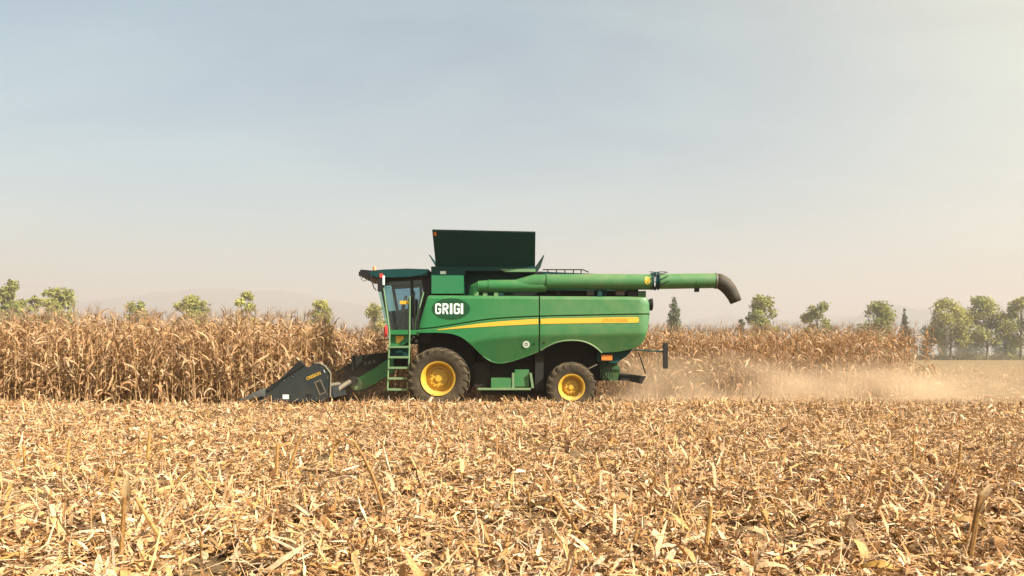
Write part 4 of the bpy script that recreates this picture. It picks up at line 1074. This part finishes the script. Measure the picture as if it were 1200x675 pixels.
def flat_text(txt, size, px, py, ang, m, bold, sx=1.):
    me = text_mesh(txt, size, bold); ca, sa = math.cos(ang), math.sin(ang)
    for v in me.vertices:
        x, y = v.co.x*sx, v.co.y; v.co = (hx(px+x*ca-y*sa), H0-.012, hz(py-(x*sa+y*ca)))
    mesh_obj('lettering', me, m, head)
flat_text('CRESSON', 5.0, 367.6, 440.6, R(23), M['yellow_flat'], .12, .84)
flat_text('I', 5.0, 380.4, 435.2, R(23), M['white'], .12)
flat_text('04', 6.4, 362.2, 463.2, R(3), M['black'], .1)
for px, py in ((316, 467), (326, 467.6), (350, 467.5), (371, 467), (384, 462), (384, 443), (333, 446.5), (343, 441.5)):
    MB().lathe([(-.02, 0), (-.02, .016), (.0, .018)], (hx(px), H0-.002, hz(py)), n=8).build('bolt', M['steel'], head)

# ------------------------------------------------------------------ trees
def tree(px, top_py, w_px, Y, label, kind, leafm, seed, group, name='poplar_tree', base_clear=.28, n=3600):
    r_ = np.random.default_rng(seed); rp_ = random.Random(seed)
    x = PX(px, Y); H = PZ(top_py, Y); W = w_px*Y/FOC
    root = empty(name, (x, Y, -.05)); tag(root, label, 'tree', group)
    mb = MB(); tr = max(.10, H*.016)
    lean = rp_.uniform(-.03, .03)
    tp = [(lean*H*t*t*2, 0, H*t) for t in (0, .15, .35, .55, .75, .92)]
    mb.tube([(a+rp_.gauss(0, .05)*(i > 0), b_, c_) for i, (a, b_, c_) in enumerate(tp)], [tr*1.3, tr, tr*.85, tr*.6, tr*.35, tr*.12], n=7)
    blobs = []
    if kind == 'column':
        for t in np.linspace(.10, .95, 12): blobs.append((rp_.gauss(0, W*.06), rp_.gauss(0, W*.06), H*t, W*.5*math.sin(math.pi*min(1, .22+.78*t))**.7+.2, H*.07))
    elif kind == 'cone':
        for t in np.linspace(.10, .97, 12): blobs.append((0, 0, H*t, W*.5*(1.05-t)+.1, H*.06))
    elif kind == 'bush':
        for k in range(14): blobs.append((rp_.uniform(-.42, .42)*W, rp_.uniform(-.3, .3)*W, H*rp_.uniform(.15, .85), W*.18, H*.17))
    else:
        nb = 26
        for k in range(nb):
            t = base_clear+(1-base_clear)*(k+.6)/nb
            rad = W*.5*math.sin(math.pi*(.18+.74*(t-base_clear)/(1-base_clear)))**.6
            a = rp_.uniform(0, 6.28)+k*2.4; rr_ = rad*rp_.uniform(.35, .78)
            bx, by, bz = rr_*math.cos(a), rr_*math.sin(a), H*t*rp_.uniform(.93, 1.0)
            sz = W*rp_.uniform(.13, .22)
            bz = min(bz, H-sz*.7)
            blobs.append((bx, by, bz, sz, sz*rp_.uniform(.7, 1.1)))
            mb.tube([(0, 0, bz*.62), (bx*.45, by*.45, bz*.80), (bx, by, bz)], [tr*.32, tr*.22, tr*.06], n=5)
        if kind == 'split':
            blobs = [b_ for b_ in blobs if abs(b_[0]) > W*.10 or b_[2] < H*.55]
    mb.build('trunk', M['bark'], root)
    B = np.array(blobs); vol = B[:, 3]**2*B[:, 4]; pr = vol**.7; pr /= pr.sum()
    bi = r_.choice(len(B), n, p=pr)
    d = r_.normal(size=(n, 3)); d /= np.linalg.norm(d, axis=1)[:, None]
    rad = (r_.random(n)**.45)*(1+.25*r_.normal(size=n)*.6)
    P = B[bi, :3] + d*rad[:, None]*np.stack([B[bi, 3], B[bi, 3], B[bi, 4]], -1)
    P[:, 2] = np.clip(P[:, 2], .1, H)
    s = np.exp(r_.normal(math.log(H*.0155), .4, n))
    q = r_.normal(size=(n, 3)); q /= np.linalg.norm(q, axis=1)[:, None]
    e = np.cross(q, r_.normal(size=(n, 3))); e /= np.linalg.norm(e, axis=1)[:, None]; f = np.cross(q, e)
    V = np.stack([P-e*s[:, None], P-f*s[:, None]*.6, P+e*s[:, None]*1.1, P+f*s[:, None]*.6], 1).reshape(-1, 3)
    F = np.arange(n*4).reshape(n, 4)
    shade = np.clip(r_.random(len(B))[bi]*.55+r_.random(n)*.45, 0, 1)
    C = np.repeat(np.stack([shade]*3, -1), 4, 0)
    me = np_mesh('crown', V, F, C)
    mesh_obj('crown', me, leafm, root)
LG = 'trees behind the corn on the left'; RG = 'trees behind the corn on the right'; EG = 'trees at the far field edge'
T = [
 (14, 329, 40, 150, 'broad pale green tree above the corn at the left picture edge', '', 'leaf_green', LG),
 (40, 347, 24, 156, 'low dull treetop between the two leftmost broad trees', '', 'leaf_green', LG),
 (71, 337, 54, 150, 'wide round green tree, second broad one from the left edge', '', 'leaf_green', LG),
 (160, 353, 32, 175, 'small faint treetop barely above the corn on the left', '', 'leaf_green', LG),
 (222, 346, 40, 160, 'yellow green tree with two humps left of the tallest yellow tree', '', 'leaf_yellow', LG),
 (240, 352, 30, 164, 'small yellowish treetop tucked beside the two-humped tree', '', 'leaf_yellow', LG),
 (288, 342, 30, 160, 'upright bright yellow green tree above the header', '', 'leaf_yellow', LG),
 (376, 352, 32, 165, 'round yellow green tree midway between header and cab', '', 'leaf_yellow', LG),
 (440, 354, 30, 160, 'yellowish tree just in front of the cab windscreen', '', 'leaf_yellow', LG),
 (790, 348, 18, 150, 'narrow columnar dark tree below the unloading spout', 'column', 'leaf_dark', RG),
 (868, 374, 14, 180, 'tiny dark treetop left of the leaning round tree', '', 'leaf_dark', RG),
 (894, 346, 44, 150, 'leaning round green tree right of the unloading spout', '', 'leaf_green', RG),
 (958, 352, 38, 160, 'heart shaped tree with a gap in its crown', 'split', 'leaf_green', RG),
 (1030, 353, 48, 160, 'broad loose tree above the right end of the corn', '', 'leaf_green', RG),
 (1060, 362, 22, 165, 'small conical dark tree beside the broad loose tree', 'cone', 'leaf_dark', RG),
 (1086, 377, 44, 190, 'dark green bushy tree just right of the corn end', 'bush', 'leaf_green', EG),
 (1114, 349, 54, 185, 'tall tree with bare lower trunk and yellowish right half, first of three', '', 'leaf_yellow', EG),
 (1157, 347, 52, 185, 'tall loose tree with thin trunk, middle of the three at the right', '', 'leaf_green', EG),
 (1196, 348, 50, 185, 'tall green tree cut by the right picture edge', '', 'leaf_green', EG),
 (1180, 380, 20, 205, 'dark conical tree between the two rightmost tall trees', 'cone', 'leaf_dark', EG),
 (1216, 396, 40, 200, 'low green bushy tree at the right picture edge', 'bush', 'leaf_green', EG),
]
for i, (px, tp, w, Y, lab, kd, lm, gp) in enumerate(T):
    tree(px, tp, w, Y*1.5, lab, kd, M[lm], 100+i, gp, {'column': 'columnar_tree', 'cone': 'conical_tree', 'bush': 'bushy_tree'}.get(kd, 'poplar_tree'), n=5500 if w > 30 else 3000, base_clear=.26 if px > 1100 else .18)
for i, px in enumerate((1106, 1124, 1130, 1136, 1142, 1149, 1168, 1188)):
    tree(px, 388+(i*5) % 9-4, 12, 420+(i % 3)*15, 'hazy blue green poplar in the distant row behind the tall trees', 'column', M['leaf_dark'], 300+i, 'distant poplar row', 'columnar_tree', n=2200)
# rough hedge strip at the field edge: one low mass
r_ = np.random.default_rng(4); n = 16000
hxx = r_.uniform(90, 265, n); hyy = 282+r_.normal(0, 1.5, n); hh = np.abs(r_.normal(0, .8, n))*(.4+1.2*vnoise(hxx*.35, hxx*0, 5))+.05
q = r_.normal(size=(n, 3)); q /= np.linalg.norm(q, axis=1)[:, None]; e = np.cross(q, r_.normal(size=(n, 3))); e /= np.linalg.norm(e, axis=1)[:, None]; f = np.cross(q, e)
P = np.stack([hxx, hyy, hh], -1); s = .32
tag(mesh_obj('field_edge_scrub', np_mesh('field_edge_scrub', np.stack([P-e*s, P-f*s, P+e*s, P+f*s], 1).reshape(-1, 3), np.arange(n*4).reshape(n, 4), np.repeat(r_.random((n, 1))*np.ones((1, 3)), 4, 0)), M['leaf_green']), 'low rough green scrub along the far field edge under the trees', 'scrub', kind='stuff')

# ------------------------------------------------------------------ dust behind the machine
def dust_box(name, x0, x1, y0, y1, z0, z1, dens, label, fade):
    me = MB().box(x0, x1, y0, y1, z0, z1).mesh(name, smooth=False)
    m = bpy.data.materials.new(name); m.use_nodes = True; nt = m.node_tree; nt.nodes.clear()
    o = nt.nodes.new('ShaderNodeOutputMaterial'); pv = nt.nodes.new('ShaderNodeVolumePrincipled')
    pv.inputs['Color'].default_value = (.86, .67, .49, 1); pv.inputs['Anisotropy'].default_value = .2
    g_ = nt.nodes.new('ShaderNodeNewGeometry'); s_ = nt.nodes.new('ShaderNodeSeparateXYZ'); nt.links.new(g_.outputs['Position'], s_.inputs[0])
    tc = nt.nodes.new('ShaderNodeMapping'); tc.inputs['Scale'].default_value = (.45, .6, .9); nt.links.new(g_.outputs['Position'], tc.inputs[0])
    nn = nt.nodes.new('ShaderNodeTexNoise'); nn.inputs['Scale'].default_value = 1.1; nn.inputs['Detail'].default_value = 5; nn.inputs['Roughness'].default_value = .6
    nt.links.new(tc.outputs[0], nn.inputs['Vector'])
    def mul(a, b_):
        q_ = nt.nodes.new('ShaderNodeMath'); q_.operation = 'MULTIPLY'; nt.links.new(a, q_.inputs[0])
        if isinstance(b_, float): q_.inputs[1].default_value = b_
        else: nt.links.new(b_, q_.inputs[1])
        return q_.outputs[0]
    def sm(src, a, b_, lo=0., hi=1.):
        q_ = nt.nodes.new('ShaderNodeMapRange'); q_.interpolation_type = 'SMOOTHERSTEP'
        q_.inputs['From Min'].default_value = a; q_.inputs['From Max'].default_value = b_; q_.inputs['To Min'].default_value = lo; q_.inputs['To Max'].default_value = hi
        nt.links.new(src, q_.inputs['Value']); return q_.outputs[0]
    d_ = sm(nn.outputs['Fac'], .34, .66, .12, 1.)
    # ragged upper edge
    add = nt.nodes.new('ShaderNodeMath'); add.operation = 'MULTIPLY_ADD'; nt.links.new(nn.outputs['Fac'], add.inputs[0]); add.inputs[1].default_value = -1.1*(z1-z0); nt.links.new(s_.outputs['Z'], add.inputs[2])
    d_ = mul(d_, sm(add.outputs[0], z0-.55*(z1-z0), z0+.45*(z1-z0), 1., 0.))
    d_ = mul(d_, sm(s_.outputs['X'], x0, x0+fade[0])); d_ = mul(d_, sm(s_.outputs['X'], x1-fade[1], x1, 1., 0.))
    d_ = mul(d_, sm(s_.outputs['Y'], y0, y0+1.1)); d_ = mul(d_, sm(s_.outputs['Y'], y1-1.1, y1, 1., 0.))
    d_ = mul(d_, sm(s_.outputs['Z'], z1-.5, z1, 1., 0.))
    nt.links.new(mul(d_, float(dens)), pv.inputs['Density']); nt.links.new(pv.outputs[0], o.inputs['Volume'])
    tag(mesh_obj(name, me, m), label, 'dust', kind='stuff')
dust_box('dust_cloud', 2.2, 21.5, 22.7, 27.9, -.12, 2.0, .36, 'pinkish tan dust cloud drifting low behind the harvester', (2.0, 9.))
dust_box('header_dust', -6.2, 1.0, 21.9, 26.5, -.12, 1.6, .13, 'thin brown dust hanging between the header and the front wheels', (1.0, 2.5))
# chaff flying in the dust
n = 420
pos = np.stack([rng.uniform(4.2, 13, n), rng.uniform(22.3, 26, n), .15+np.abs(rng.normal(0, .45, n))], -1)
V, F, k = strips(pos, rng.uniform(.03, .10, n), rng.uniform(.01, .03, n), rng.normal(0, .2, n), rng.normal(0, 1, n), rng.uniform(0, 6, n), rng.uniform(0, 6, n), rng.uniform(0, 6, n), 1)
tag(mesh_obj('flying_chaff', np_mesh('flying_chaff', V, F, np.repeat(PAL[rng.integers(0, 9, n)], k, 0)), M['litter']), 'bits of tan chaff blown out behind the spreader', 'chaff', kind='stuff')

# ------------------------------------------------------------------ haze
hz_me = MB().box(-5200, 5200, -1700, 5400, -6, 420).mesh('haze', smooth=False)
m = bpy.data.materials.new('haze'); m.use_nodes = True; nt = m.node_tree; nt.nodes.clear()
o = nt.nodes.new('ShaderNodeOutputMaterial'); pv = nt.nodes.new('ShaderNodeVolumePrincipled')
pv.inputs['Color'].default_value = (.485, .445, .465, 1); pv.inputs['Density'].default_value = 5.5e-4; pv.inputs['Anisotropy'].default_value = .08
nt.links.new(pv.outputs[0], o.inputs['Volume'])
tag(mesh_obj('haze', hz_me, m), 'pale autumn haze over the whole plain', 'haze', kind='stuff')
